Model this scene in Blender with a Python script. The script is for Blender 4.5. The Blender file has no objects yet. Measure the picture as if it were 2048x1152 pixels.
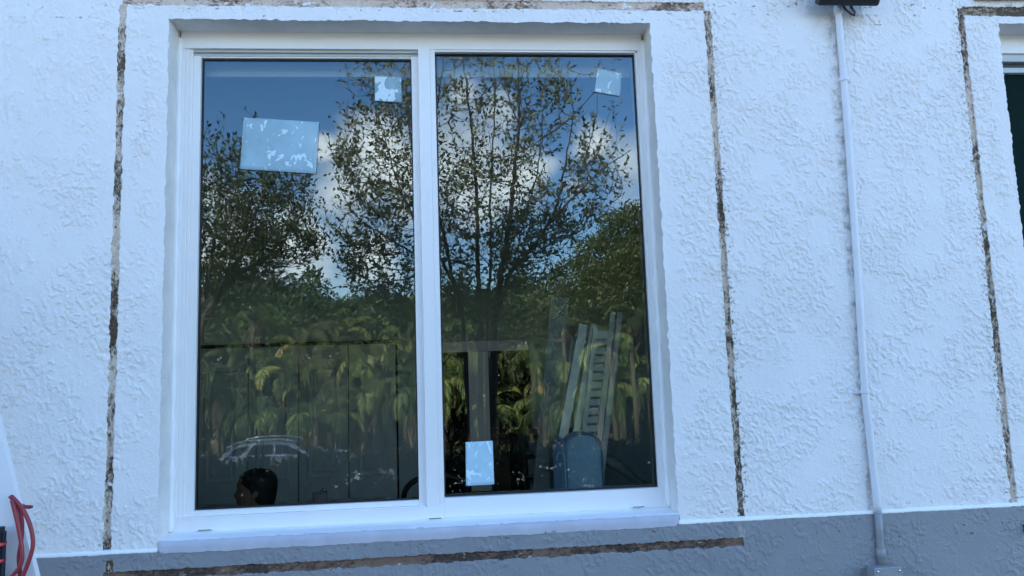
import bpy, bmesh, math, random
import numpy as np
from mathutils import Vector, Matrix

random.seed(7)
rng = np.random.default_rng(7)
R_ = math.radians
scene = bpy.context.scene
COL = scene.collection

# ------------------------------------------------------------------ camera
# x runs along the wall, y into the house, z up; interior floor is z = 0
F_PX, PITCH, YAW, ROLL = 1428.757, 0.113317, -0.087043, -0.033371
CAM = Vector((0.0, -2.588, 1.85))
fw = Vector((-math.sin(YAW) * math.cos(PITCH), math.cos(YAW) * math.cos(PITCH), math.sin(PITCH)))
rt0 = Vector((math.cos(YAW), math.sin(YAW), 0))
up0 = rt0.cross(fw)
rt = rt0 * math.cos(ROLL) + up0 * math.sin(ROLL)
up = up0 * math.cos(ROLL) - rt0 * math.sin(ROLL)
cd = bpy.data.cameras.new("camera")
cd.sensor_width = 36.0
cd.lens = F_PX / 2048 * 36.0
cd.clip_start = 0.05
cd.clip_end = 2000
cam = bpy.data.objects.new("camera", cd)
cam.matrix_world = Matrix(((rt.x, up.x, -fw.x, CAM.x), (rt.y, up.y, -fw.y, CAM.y), (rt.z, up.z, -fw.z, CAM.z), (0, 0, 0, 1)))
COL.objects.link(cam)
scene.camera = cam

# ------------------------------------------------------------------ light and sky
SUN_EL, SUN_AZ = 25.5, -35.0          # azimuth measured from +Y towards +X (sun stands behind the house)
EXPOSURE = 2.55
sd = bpy.data.lights.new("sun", 'SUN')
sd.energy = 3.6
sd.angle = R_(0.5)
sd.color = (1.0, 0.93, 0.83)
sun = bpy.data.objects.new("sun", sd)
to_sun = Vector((math.sin(R_(SUN_AZ)) * math.cos(R_(SUN_EL)), math.cos(R_(SUN_AZ)) * math.cos(R_(SUN_EL)), math.sin(R_(SUN_EL))))
sun.rotation_euler = to_sun.to_track_quat('Z', 'Y').to_euler()
COL.objects.link(sun)

def nd(nt, typ, **kw):
    n = nt.nodes.new(typ)
    for k, v in kw.items():
        if k == 'ins':
            for kk, vv in v.items():
                n.inputs[kk].default_value = vv
        else:
            setattr(n, k, v)
    return n

def lk(nt, a, b):
    nt.links.new(a, b)

def math_n(nt, op, a, b=None, c=None, clamp=False):
    n = nt.nodes.new('ShaderNodeMath')
    n.operation = op
    n.use_clamp = clamp
    for i, v in enumerate((a, b, c)):
        if v is None:
            continue
        if isinstance(v, (int, float)):
            n.inputs[i].default_value = v
        else:
            nt.links.new(v, n.inputs[i])
    return n.outputs[0]

def ramp_n(nt, fac, stops, interp='LINEAR'):
    n = nt.nodes.new('ShaderNodeValToRGB')
    n.color_ramp.interpolation = interp
    el = n.color_ramp.elements
    while len(el) < len(stops):
        el.new(0.5)
    for e, (p, c) in zip(el, stops):
        e.position = p
        e.color = (c, c, c, 1) if isinstance(c, (int, float)) else (c[0], c[1], c[2], 1)
    nt.links.new(fac, n.inputs[0])
    return n.outputs[0]

def noise_n(nt, vec, scale, detail=4, rough=0.5, dist=0.0):
    n = nt.nodes.new('ShaderNodeTexNoise')
    n.inputs['Scale'].default_value = scale
    n.inputs['Detail'].default_value = detail
    n.inputs['Roughness'].default_value = rough
    n.inputs['Distortion'].default_value = dist
    if vec is not None:
        nt.links.new(vec, n.inputs['Vector'])
    return n.outputs[0]

def mix_c(nt, fac, a, b, blend='MIX'):
    n = nt.nodes.new('ShaderNodeMix')
    n.data_type = 'RGBA'
    n.blend_type = blend
    for sock, v in ((n.inputs[0], fac), (n.inputs[6], a), (n.inputs[7], b)):
        if isinstance(v, (int, float)):
            sock.default_value = v
        elif isinstance(v, (tuple, list)):
            sock.default_value = (v[0], v[1], v[2], 1)
        else:
            nt.links.new(v, sock)
    return n.outputs[2]

world = bpy.data.worlds.new("World")
scene.world = world
world.use_nodes = True
nt = world.node_tree
nt.nodes.clear()
sky = nd(nt, 'ShaderNodeTexSky', sky_type='NISHITA', sun_disc=False)
sky.sun_elevation = R_(SUN_EL)
sky.sun_rotation = R_(SUN_AZ)
sky.air_density = 1.0
sky.dust_density = 0.4
sky.ozone_density = 2.5
bg_sky = nd(nt, 'ShaderNodeBackground', ins={'Strength': 0.11})
hs = nd(nt, 'ShaderNodeHueSaturation', ins={'Saturation': 1.2})
lk(nt, sky.outputs[0], hs.inputs['Color'])
lk(nt, mix_c(nt, 1.0, hs.outputs[0], (1.035, 0.98, 1.01), 'MULTIPLY'), bg_sky.inputs[0])
tc = nd(nt, 'ShaderNodeTexCoord')
sep = nd(nt, 'ShaderNodeSeparateXYZ')
lk(nt, tc.outputs['Generated'], sep.inputs[0])
mp = nd(nt, 'ShaderNodeMapping', ins={'Scale': (1.0, 1.0, 1.9), 'Location': (0.35, 0.2, 0.0)})
lk(nt, tc.outputs['Generated'], mp.inputs[0])
n1 = noise_n(nt, mp.outputs[0], 3.4, 9, 0.52, 0.25)
n2 = noise_n(nt, mp.outputs[0], 6.5, 8, 0.6, 0.0)
# cloud banks over the far side of the yard: soft discs given as photo (x, y, radius) of the mirrored sky, torn up by noise
nrm = nd(nt, 'ShaderNodeVectorMath', operation='NORMALIZE'); lk(nt, tc.outputs['Generated'], nrm.inputs[0])
banks = None
for bx, by, br in [(705, 395, 78), (775, 325, 80), (825, 430, 90), (765, 490, 62), (925, 290, 105), (950, 420, 115), (1040, 370, 95), (1000, 225, 40), (1190, 285, 55), (1245, 335, 85), (1150, 375, 45), (600, 470, 62),
                   (470, 500, 85), (925, 190, 34), (645, 300, 26), (1000, 600, 42), (1340, 400, 90), (1420, 300, 110), (330, 420, 90), (200, 350, 110), (80, 480, 120), (1600, 420, 140)]:
    d = fw + rt * ((bx - 1024) / F_PX) + up * ((576 - by) / F_PX)
    d = Vector((d.x, -d.y, d.z)).normalized()
    dt = nd(nt, 'ShaderNodeVectorMath', operation='DISTANCE'); lk(nt, nrm.outputs[0], dt.inputs[0]); dt.inputs[1].default_value = d
    v = math_n(nt, 'SUBTRACT', 1.0, math_n(nt, 'DIVIDE', dt.outputs['Value'], br * 1.12 / F_PX))
    banks = v if banks is None else math_n(nt, 'SMOOTH_MAX', banks, v, 0.25)
# unseen cloud added over and behind the house to keep up the sky light
other = math_n(nt, 'MULTIPLY_ADD', math_n(nt, 'GREATER_THAN', sep.outputs[1], -0.25), 0.42, -0.55)
cov = math_n(nt, 'ADD', math_n(nt, 'MAXIMUM', math_n(nt, 'MAXIMUM', banks, -0.5), other), math_n(nt, 'MULTIPLY_ADD', n1, 3.2, -1.62))
mask = nd(nt, 'ShaderNodeMapRange', interpolation_type='SMOOTHSTEP', ins={'From Min': -0.10, 'From Max': 0.85})
lk(nt, cov, mask.inputs[0])
shade = ramp_n(nt, n2, [(0.34, (0.42, 0.48, 0.58)), (0.60, (1.0, 0.985, 0.965))])
bg_cl = nd(nt, 'ShaderNodeBackground', ins={'Strength': 1.2})
lk(nt, shade, bg_cl.inputs[0])
mxs = nd(nt, 'ShaderNodeMixShader')
lk(nt, math_n(nt, 'MULTIPLY', mask.outputs[0], 0.93), mxs.inputs[0])
lk(nt, bg_sky.outputs[0], mxs.inputs[1])
lk(nt, bg_cl.outputs[0], mxs.inputs[2])
wo = nd(nt, 'ShaderNodeOutputWorld')
lk(nt, mxs.outputs[0], wo.inputs[0])

scene.view_settings.view_transform = 'Standard'
scene.view_settings.look = 'None'
scene.view_settings.gamma = 1
scene.view_settings.exposure = EXPOSURE
scene.render.engine = 'CYCLES'
cy = scene.cycles
cy.use_denoising = True
cy.max_bounces = 10
cy.diffuse_bounces = 4
cy.glossy_bounces = 5
cy.transmission_bounces = 4
cy.transparent_max_bounces = 12
cy.sample_clamp_indirect = 6
cy.caustics_reflective = False
cy.caustics_refractive = False

# ------------------------------------------------------------------ placing helpers
GLASS_Y = 0.13

def at(x, y, dep):
    """point seen at photo pixel (x, y) on the plane y = dep"""
    d = fw + rt * ((x - 1024) / F_PX) + up * ((576 - y) / F_PX)
    return CAM + d * ((dep - CAM.y) / d.y)

def behind(x, y, dist):
    """real place, dist metres in front of the wall, of what the pane mirrors at (x, y)"""
    p = at(x, y, 2 * GLASS_Y + dist)
    return Vector((p.x, -dist, p.z))

# ------------------------------------------------------------------ object helpers
def tag(o, label=None, cat=None, group=None, kind=None):
    if label: o['label'] = label
    if cat: o['category'] = cat
    if group: o['group'] = group
    if kind: o['kind'] = kind
    return o

def empty(name, loc=(0, 0, 0), label=None, cat=None, group=None):
    o = bpy.data.objects.new(name, None)
    o.empty_display_size = 0.1
    o.location = loc
    COL.objects.link(o)
    return tag(o, label, cat, group)

class MB:
    def __init__(s):
        s.v = []; s.f = []; s.mi = []
    def add(s, vs, fs, m=0):
        b = len(s.v)
        s.v += [tuple(v) for v in vs]
        s.f += [tuple(b + i for i in f) for f in fs]
        s.mi += [m] * len(fs)
    def box(s, x0, x1, y0, y1, z0, z1, b=0.0, m=0, M=None):
        if b <= 0:
            vs = [(x, y, z) for z in (z0, z1) for y in (y0, y1) for x in (x0, x1)]
            fs = [(0, 2, 3, 1), (4, 5, 7, 6), (0, 1, 5, 4), (2, 6, 7, 3), (0, 4, 6, 2), (1, 3, 7, 5)]
        else:
            bm = bmesh.new()
            bmesh.ops.create_cube(bm, size=1)
            for v in bm.verts:
                v.co = Vector(((x0 + x1) / 2 + v.co.x * (x1 - x0), (y0 + y1) / 2 + v.co.y * (y1 - y0), (z0 + z1) / 2 + v.co.z * (z1 - z0)))
            bmesh.ops.bevel(bm, geom=bm.edges[:], offset=b, segments=2, affect='EDGES', profile=0.5)
            bm.verts.index_update()
            vs = [v.co.copy() for v in bm.verts]
            fs = [[v.index for v in f.verts] for f in bm.faces]
            bm.free()
        if M is not None:
            vs = [M @ Vector(v) for v in vs]
        s.add(vs, fs, m)
    def tube(s, pts, r, n=8, m=0, cap=True):
        pts = [Vector(p) for p in pts]
        if not isinstance(r, (list, tuple)):
            r = [r] * len(pts)
        vs = []; ref = None
        for i, p in enumerate(pts):
            a = pts[max(i - 1, 0)]; b = pts[min(i + 1, len(pts) - 1)]
            t = (b - a).normalized() if (b - a).length > 1e-9 else Vector((0, 0, 1))
            if ref is None:
                ref = Vector((1, 0, 0)) if abs(t.x) < 0.8 else Vector((0, 1, 0))
            u = (ref - t * ref.dot(t)).normalized(); w = t.cross(u); ref = u
            for k in range(n):
                an = 2 * math.pi * k / n
                vs.append(p + (u * math.cos(an) + w * math.sin(an)) * r[i])
        fs = []
        for i in range(len(pts) - 1):
            for k in range(n):
                k2 = (k + 1) % n
                fs.append((i * n + k, i * n + k2, (i + 1) * n + k2, (i + 1) * n + k))
        if cap:
            fs.append(tuple(reversed(range(n))))
            fs.append(tuple((len(pts) - 1) * n + k for k in range(n)))
        s.add(vs, fs, m)
    def lathe(s, prof, c, n=20, m=0, M=None):
        vs = []
        for r, z in prof:
            for k in range(n):
                a = 2 * math.pi * k / n
                v = Vector((r * math.cos(a), r * math.sin(a), z))
                vs.append((M @ v if M is not None else v) + Vector(c))
        fs = []
        for i in range(len(prof) - 1):
            for k in range(n):
                k2 = (k + 1) % n
                fs.append((i * n + k, i * n + k2, (i + 1) * n + k2, (i + 1) * n + k))
        fs.append(tuple(reversed(range(n))))
        fs.append(tuple((len(prof) - 1) * n + k for k in range(n)))
        s.add(vs, fs, m)
    def build(s, name, mats, parent=None, smooth=False):
        me = bpy.data.meshes.new(name)
        me.from_pydata(s.v, [], s.f)
        if not isinstance(mats, (list, tuple)):
            mats = [mats]
        for mt in mats:
            me.materials.append(mt)
        if len(mats) > 1:
            me.polygons.foreach_set('material_index', s.mi)
        if smooth:
            me.polygons.foreach_set('use_smooth', [True] * len(me.polygons))
        me.update()
        o = bpy.data.objects.new(name, me)
        COL.objects.link(o)
        if parent is not None:
            o.parent = parent
            o.location = -Vector(parent.location) if parent.parent is None else (0, 0, 0)
        return o

def np_mesh(name, V, quads, mats, parent=None, mi=None, smooth=False, cols=None):
    """fast mesh of quads; V (n,3), quads (m,4); world coordinates"""
    me = bpy.data.meshes.new(name)
    me.vertices.add(len(V))
    me.vertices.foreach_set('co', np.ascontiguousarray(V, dtype=np.float32).ravel())
    m = len(quads)
    me.loops.add(m * 4)
    me.loops.foreach_set('vertex_index', np.ascontiguousarray(quads, dtype=np.int32).ravel())
    me.polygons.add(m)
    me.polygons.foreach_set('loop_start', np.arange(0, m * 4, 4, dtype=np.int32))
    if mi is not None:
        me.polygons.foreach_set('material_index', np.ascontiguousarray(mi, dtype=np.int32))
    if smooth:
        me.polygons.foreach_set('use_smooth', np.ones(m, dtype=bool))
    if not isinstance(mats, (list, tuple)):
        mats = [mats]
    for mt in mats:
        me.materials.append(mt)
    if cols is not None:     # one random number per face, for leaf-to-leaf colour differences
        a = me.attributes.new('vary', 'FLOAT', 'FACE')
        a.data.foreach_set('value', np.ascontiguousarray(cols, dtype=np.float32))
    me.update(calc_edges=True)
    me.validate()
    o = bpy.data.objects.new(name, me)
    COL.objects.link(o)
    if parent is not None:
        o.parent = parent
        o.location = -Vector(parent.location)
    return o

# ------------------------------------------------------------------ materials
def new_mat(name):
    m = bpy.data.materials.new(name)
    m.use_nodes = True
    nt = m.node_tree
    p = nt.nodes['Principled BSDF']
    return m, nt, p

def plain(name, col, rough=0.6, metal=0.0, spec=0.5, var=0.12, vscale=6.0, bump=0.0, bscale=80.0):
    m, nt, p = new_mat(name)
    tc = nd(nt, 'ShaderNodeTexCoord')
    n = noise_n(nt, tc.outputs['Object'], vscale, 5, 0.6)
    a = tuple(c * (1 - var) for c in col); b = tuple(min(1, c * (1 + var)) for c in col)
    lk(nt, ramp_n(nt, n, [(0.3, a), (0.7, b)]), p.inputs['Base Color'])
    p.inputs['Roughness'].default_value = rough
    p.inputs['Metallic'].default_value = metal
    p.inputs['Specular IOR Level'].default_value = spec
    if bump > 0:
        bn = nd(nt, 'ShaderNodeBump', ins={'Strength': bump, 'Distance': 0.003})
        lk(nt, noise_n(nt, tc.outputs['Object'], bscale, 5, 0.6), bn.inputs['Height'])
        lk(nt, bn.outputs[0], p.inputs['Normal'])
    return m

def geo_pos(nt):
    return nt.nodes.new('ShaderNodeNewGeometry').outputs['Position']

def stucco(name, c_lo, c_hi, amount=1.0, rough=0.55):
    """knock-down stucco: curly raised ridges in patches over trowelled plaster, under paint"""
    m, nt, p = new_mat(name)
    pos = geo_pos(nt)
    sp = nd(nt, 'ShaderNodeSeparateXYZ'); lk(nt, pos, sp.inputs[0])
    # ridges run long and upright at the far left, short and slanting elsewhere
    h = math_n(nt, 'ADD', noise_n(nt, pos, 260, 3, 0.6), math_n(nt, 'MULTIPLY', ramp_n(nt, noise_n(nt, pos, 120, 3, 0.6, 1.0), [(0.46, 0.0), (0.56, 1.0)]), 0.9))
    bn = nd(nt, 'ShaderNodeBump', ins={'Strength': 0.6, 'Distance': 0.0008 * amount})
    lk(nt, h, bn.inputs['Height']); lk(nt, bn.outputs[0], p.inputs['Normal'])
    tone = ramp_n(nt, noise_n(nt, pos, 1.6, 5, 0.6), [(0.3, c_lo), (0.7, c_hi)])
    # scattered grit and tiny chips in the paint
    g = ramp_n(nt, noise_n(nt, pos, 38, 2, 0.5), [(0.72, 0.0), (0.76, 1.0)])
    tone = mix_c(nt, math_n(nt, 'MULTIPLY', g, 0.35), tone, tuple(c * 0.55 for c in c_lo))
    if name == 'painted_stucco':
        # rain dirt round the lamp fixing and along the conduit
        dx = math_n(nt, 'DIVIDE', math_n(nt, 'SUBTRACT', sp.outputs[0], 1.555), 0.13)
        dz = math_n(nt, 'DIVIDE', math_n(nt, 'SUBTRACT', sp.outputs[2], 3.20), 0.13)
        r2 = math_n(nt, 'SQRT', math_n(nt, 'ADD', math_n(nt, 'MULTIPLY', dx, dx), math_n(nt, 'MULTIPLY', dz, dz)))
        rr = math_n(nt, 'ADD', r2, math_n(nt, 'MULTIPLY', noise_n(nt, pos, 30, 5, 0.7), 0.9))
        dirt = nd(nt, 'ShaderNodeMapRange', ins={'From Min': 1.5, 'From Max': 0.7}); lk(nt, rr, dirt.inputs[0])
        tone = mix_c(nt, math_n(nt, 'MULTIPLY', dirt.outputs[0], 0.38), tone, (0.33, 0.29, 0.23))
        ex = nd(nt, 'ShaderNodeMapRange', ins={'From Min': 0.027, 'From Max': 0.013})
        lk(nt, math_n(nt, 'ABSOLUTE', math_n(nt, 'SUBTRACT', sp.outputs[0], 1.533)), ex.inputs[0])
        st = math_n(nt, 'MULTIPLY', ex.outputs[0], ramp_n(nt, noise_n(nt, pos, 22, 4, 0.7), [(0.48, 0.0), (0.66, 0.7)]))
        tone = mix_c(nt, st, tone, (0.24, 0.19, 0.14))
        # mould freckles beside the two right-hand track scars
        for cx in (1.045, 2.072):
            ex = nd(nt, 'ShaderNodeMapRange', ins={'From Min': 0.035, 'From Max': 0.0})
            lk(nt, math_n(nt, 'ABSOLUTE', math_n(nt, 'SUBTRACT', sp.outputs[0], cx)), ex.inputs[0])
            st = math_n(nt, 'MULTIPLY', ex.outputs[0], ramp_n(nt, noise_n(nt, pos, 75, 3, 0.6), [(0.55, 0.0), (0.62, 1.0)]))
            tone = mix_c(nt, st, tone, (0.20, 0.16, 0.11))
    lk(nt, tone, p.inputs['Base Color'])
    p.inputs['Roughness'].default_value = rough
    return m

def scar_mat(name, base, mould, thr, run='z', light=None):
    """bare strip where a shutter track was taken off: old beige paint with patches of mould"""
    m, nt, p = new_mat(name)
    pos = geo_pos(nt)
    sc = (1.0, 1.0, 0.6) if run == 'z' else (0.6, 1.0, 1.0)
    mpn = nd(nt, 'ShaderNodeMapping', ins={'Scale': sc}); lk(nt, pos, mpn.inputs[0])
    big = noise_n(nt, mpn.outputs[0], 7, 4, 0.6, 0.3)
    sm = noise_n(nt, mpn.outputs[0], 85, 5, 0.72, 0.8)
    k = math_n(nt, 'ADD', math_n(nt, 'MULTIPLY', big, 1.1), math_n(nt, 'MULTIPLY', sm, 1.0))
    mk = nd(nt, 'ShaderNodeMapRange', ins={'From Min': thr, 'From Max': thr + 0.16}); lk(nt, k, mk.inputs[0])
    tone = ramp_n(nt, noise_n(nt, pos, 55, 4, 0.6), [(0.3, tuple(c * 0.78 for c in base)), (0.7, base)])
    c = mix_c(nt, mk.outputs[0], tone, mould)
    dk = ramp_n(nt, noise_n(nt, pos, 130, 3, 0.6), [(0.56, 0.0), (0.63, 1.0)])
    c = mix_c(nt, math_n(nt, 'MULTIPLY', math_n(nt, 'MULTIPLY', dk, mk.outputs[0]), 0.8), c, tuple(v * 0.25 for v in mould))
    if light is not None:
        lt = ramp_n(nt, noise_n(nt, mpn.outputs[0], 24, 5, 0.7, 0.4), [(0.61, 0.0), (0.64, 1.0)])
        c = mix_c(nt, lt, c, light)
    lk(nt, c, p.inputs['Base Color'])
    p.inputs['Roughness'].default_value = 0.85
    bn = nd(nt, 'ShaderNodeBump', ins={'Strength': 0.8, 'Distance': 0.003})
    lk(nt, sm, bn.inputs['Height']); lk(nt, bn.outputs[0], p.inputs['Normal'])
    return m

M_STUCCO = stucco('painted_stucco', (0.83, 0.80, 0.775), (0.885, 0.86, 0.84))
M_BASE = stucco('grey_base_stucco', (0.235, 0.245, 0.26), (0.285, 0.295, 0.315), 0.8)
M_SCAR = scar_mat('track_scar', (0.76, 0.63, 0.51), (0.10, 0.068, 0.042), 1.0, light=(0.8, 0.8, 0.81))
M_SCAR_H = scar_mat('top_track_scar', (0.76, 0.60, 0.49), (0.19, 0.12, 0.075), 1.07, 'x', light=(0.8, 0.8, 0.81))
M_SCAR_D = scar_mat('mouldy_track_scar', (0.54, 0.44, 0.33), (0.10, 0.07, 0.045), 0.91, 'x')
M_RUST = scar_mat('rusty_track_scar', (0.22, 0.14, 0.10), (0.06, 0.040, 0.032), 1.0, 'x', light=(0.50, 0.44, 0.38))
M_REVEAL = plain('smooth_plaster', (0.80, 0.78, 0.75), 0.6, var=0.08, vscale=9, bump=0.5, bscale=70)
M_PATCH = plain('grey_patch', (0.46, 0.42, 0.41), 0.7, var=0.15, vscale=40, bump=0.5, bscale=50)
M_LILAC = plain('sill_paint', (0.50, 0.50, 0.56), 0.5, var=0.08, vscale=12, bump=0.35, bscale=60)
M_CAULK = plain('white_caulk', (0.90, 0.89, 0.88), 0.4, var=0.03, bump=0.35, bscale=45)
M_ALU = plain('white_aluminium', (0.88, 0.86, 0.84), 0.32, var=0.02, vscale=3)
M_TRACK = plain('track_aluminium', (0.50, 0.52, 0.50), 0.35, var=0.05)
M_GASKET = plain('black_gasket', (0.015, 0.015, 0.015), 0.5)
M_PVC = plain('conduit_paint', (0.72, 0.73, 0.76), 0.38, var=0.05, vscale=14, bump=0.12, bscale=40)
M_PVCG = plain('conduit_grey_paint', (0.28, 0.29, 0.30), 0.4, var=0.06, vscale=14)
M_BLACK = plain('black_plastic', (0.018, 0.018, 0.02), 0.4)
M_LENS = plain('lamp_lens', (0.62, 0.60, 0.55), 0.25)

def glass_mat(name, refl, tint, wob=0.0):
    """coated glass: the share that fresnel and the coating mirror, the rest passes tinted"""
    m = bpy.data.materials.new(name); m.use_nodes = True
    nt = m.node_tree; nt.nodes.clear()
    lw = nd(nt, 'ShaderNodeFresnel', ins={'IOR': 1.5})
    fac = math_n(nt, 'MULTIPLY_ADD', lw.outputs[0], 1.1, refl, clamp=True)
    tr = nd(nt, 'ShaderNodeBsdfTransparent'); tr.inputs[0].default_value = (*tint, 1)
    gl = nd(nt, 'ShaderNodeBsdfGlossy'); gl.inputs['Roughness'].default_value = 0.0
    gl.inputs['Color'].default_value = (0.80, 0.95, 1.0, 1)
    if wob > 0:
        bn = nd(nt, 'ShaderNodeBump', ins={'Strength': 1.0, 'Distance': wob})
        lk(nt, noise_n(nt, geo_pos(nt), 2.2, 1, 0.4), bn.inputs['Height'])
        lk(nt, bn.outputs[0], gl.inputs['Normal'])
    mx = nd(nt, 'ShaderNodeMixShader')
    lk(nt, fac, mx.inputs[0]); lk(nt, tr.outputs[0], mx.inputs[1]); lk(nt, gl.outputs[0], mx.inputs[2])
    out = nd(nt, 'ShaderNodeOutputMaterial'); lk(nt, mx.outputs[0], out.inputs[0])
    return m

M_GLASS = glass_mat('coated_glass', 0.075, (0.78, 0.84, 0.805), 0.0004)
M_GLASS_DK = glass_mat('dark_glass', 0.01, (0.10, 0.16, 0.15))

def leaf_mat(name, stops, rough=0.5, transl=0.25, each=False):
    m, nt, p = new_mat(name)
    at_ = nd(nt, 'ShaderNodeAttribute'); at_.attribute_name = 'vary'
    c = ramp_n(nt, at_.outputs['Fac'], stops)
    if each:      # every plant has a tone of its own, from deep green to yellowing
        oi = nt.nodes.new('ShaderNodeObjectInfo')
        c = mix_c(nt, 1.0, c, ramp_n(nt, oi.outputs['Random'], [(0.0, (0.45, 0.55, 0.48)), (0.35, (0.75, 0.95, 0.75)), (0.7, (1.1, 1.25, 0.95)), (1.0, (1.6, 1.5, 1.0))]), 'MULTIPLY')
    lk(nt, c, p.inputs['Base Color'])
    p.inputs['Roughness'].default_value = rough
    p.inputs['Specular IOR Level'].default_value = 0.35
    tl = nd(nt, 'ShaderNodeBsdfTranslucent'); lk(nt, c, tl.inputs[0])
    mx = nd(nt, 'ShaderNodeMixShader'); mx.inputs[0].default_value = transl
    lk(nt, p.outputs[0], mx.inputs[1]); lk(nt, tl.outputs[0], mx.inputs[2])
    lk(nt, mx.outputs[0], nt.nodes['Material Output'].inputs[0])
    return m

M_LEAF_A = leaf_mat('olive_leaf', [(0.0, (0.076, 0.099, 0.040)), (0.6, (0.164, 0.186, 0.076)), (1.0, (0.329, 0.285, 0.131))])
M_LEAF_B = leaf_mat('dark_leaf', [(0.0, (0.044, 0.078, 0.035)), (0.7, (0.111, 0.155, 0.066)), (1.0, (0.221, 0.199, 0.099))])
M_LEAF_T = leaf_mat('broad_leaf', [(0.0, (0.034, 0.051, 0.019)), (0.5, (0.093, 0.119, 0.041)), (1.0, (0.221, 0.238, 0.076))])
M_FROND = leaf_mat('palm_frond_green', [(0.0, (0.05, 0.065, 0.025)), (0.6, (0.14, 0.18, 0.065)), (0.9, (0.34, 0.36, 0.14)), (1.0, (0.42, 0.34, 0.15))], each=True)
M_DEAD = leaf_mat('dead_frond', [(0.0, (0.097, 0.069, 0.039)), (1.0, (0.359, 0.262, 0.166))])
M_PADDLE = leaf_mat('paddle_leaf', [(0.0, (0.045, 0.06, 0.025)), (0.7, (0.14, 0.16, 0.06)), (0.92, (0.36, 0.30, 0.12)), (1.0, (0.40, 0.24, 0.09))], each=True)
M_HEDGE = leaf_mat('shrub_leaf', [(0.0, (0.015, 0.03, 0.012)), (1.0, (0.05, 0.07, 0.03))])
M_BARK = plain('bark', (0.085, 0.07, 0.052), 0.85, var=0.35, vscale=9, bump=0.8, bscale=30)
M_PALM_BARK = plain('palm_bark', (0.085, 0.07, 0.045), 0.85, var=0.3, vscale=6, bump=0.8, bscale=20)

# interior
M_IWALL = plain('interior_wall_paint', (0.62, 0.66, 0.62), 0.7, var=0.04)
M_FLOOR = plain('interior_floor', (0.22, 0.20, 0.18), 0.4, var=0.15)
M_DOOR = plain('closet_door_paint', (0.66, 0.68, 0.66), 0.45, var=0.03)
M_BEIGE = plain('beige_casing', (0.88, 0.72, 0.62), 0.5, var=0.05)
M_DARK = plain('unlit_black', (0.012, 0.011, 0.010), 0.7)  # near-black colour stands for the shade deep in the hall and closet
M_BROWN = plain('brown_curtain', (0.14, 0.075, 0.045), 0.8, var=0.2, vscale=14)
M_SHUT = plain('shutter_paint', (0.88, 0.88, 0.80), 0.5, var=0.08, vscale=12)
M_PALE = plain('pale_panel', (0.60, 0.66, 0.64), 0.4, var=0.06)
M_BLUE = plain('blue_fabric', (0.30, 0.48, 0.64), 0.7, var=0.05, vscale=20)
M_BLUED = plain('blue_piping', (0.13, 0.26, 0.42), 0.6)
M_CHROME = plain('knob_metal', (0.65, 0.65, 0.65), 0.15, metal=1.0)
M_PINK = plain('woven_pink', (0.50, 0.36, 0.36), 0.8, var=0.25, vscale=60)
M_SKIN = plain('skin', (0.48, 0.28, 0.20), 0.5, var=0.06)
M_HAIR = plain('black_hair', (0.012, 0.009, 0.008), 0.6, var=0.3, vscale=90)
M_CLOTH = plain('dark_shirt', (0.02, 0.02, 0.025), 0.85)
M_JEANS = plain('denim', (0.04, 0.06, 0.11), 0.85)
# ------------------------------------------------------------------ ground
def sheet(name, pts, mat, kind='structure'):
    b = MB(); b.add(pts, [tuple(range(len(pts)))]); o = b.build(name, mat)
    tag(o, kind=kind); return o

def ground_mat(name, a, b_, sc, bump=0.5):
    m, nt, p = new_mat(name)
    pos = geo_pos(nt)
    c = ramp_n(nt, noise_n(nt, pos, sc, 6, 0.65), [(0.3, a), (0.7, b_)])
    lk(nt, c, p.inputs['Base Color']); p.inputs['Roughness'].default_value = 0.9
    bn = nd(nt, 'ShaderNodeBump', ins={'Strength': bump, 'Distance': 0.03})
    lk(nt, noise_n(nt, pos, sc * 12, 5, 0.7), bn.inputs['Height']); lk(nt, bn.outputs[0], p.inputs['Normal'])
    return m
M_LAWN = ground_mat('lawn', (0.03, 0.045, 0.015), (0.07, 0.085, 0.03), 1.2)
M_CONC = ground_mat('concrete_drive', (0.36, 0.33, 0.28), (0.46, 0.42, 0.36), 0.9, 0.2)
M_PATIO = ground_mat('patio_paving', (0.24, 0.23, 0.21), (0.32, 0.30, 0.27), 2.0, 0.2)
LOW = -1.90
gb = MB()
xs = [-400, -60, -30, -15, -8, -4, 0, 4, 8, 15, 30, 60, 400]
ys = [(400, -0.16), (0.4, -0.16), (-3.8, -0.16), (-4.9, -0.16), (-5.6, -0.35), (-7.0, -1.0), (-8.4, -1.55), (-10, LOW), (-400, LOW)]
vs = [(x, y, z) for y, z in ys for x in xs]
n = len(xs)
gb.add(vs, [(j * n + i, (j + 1) * n + i, (j + 1) * n + i + 1, j * n + i + 1) for j in range(len(ys) - 1) for i in range(n - 1)])
g = gb.build('ground', M_LAWN); tag(g, kind='structure')
sheet('driveway', [(-60, -26.5, LOW + .006), (60, -26.5, LOW + .006), (60, -12.0, LOW + .006), (-60, -12.0, LOW + .006)], M_CONC)
sheet('patio', [(-9, -3.7, -0.154), (11, -3.7, -0.154), (11, -0.01, -0.154), (-9, -0.01, -0.154)], M_PATIO)

# ------------------------------------------------------------------ house
house = empty('house', (0, 0, 0), 'white stucco house wall with grey painted base, filling the whole picture', 'house')
WX0, WX1, WZ0, WZ1 = -1.004, 0.799, 1.312, 3.170       # big window opening in the wall face
VX0, VX1, VZ0, VZ1 = 2.246, 3.95, 1.312, 3.182         # next window opening
REC = 0.10
HX0, HX1, HTOP, HBACK = -9.0, 11.0, 7.9, 9.5
BASE_Z = 1.285

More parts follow.
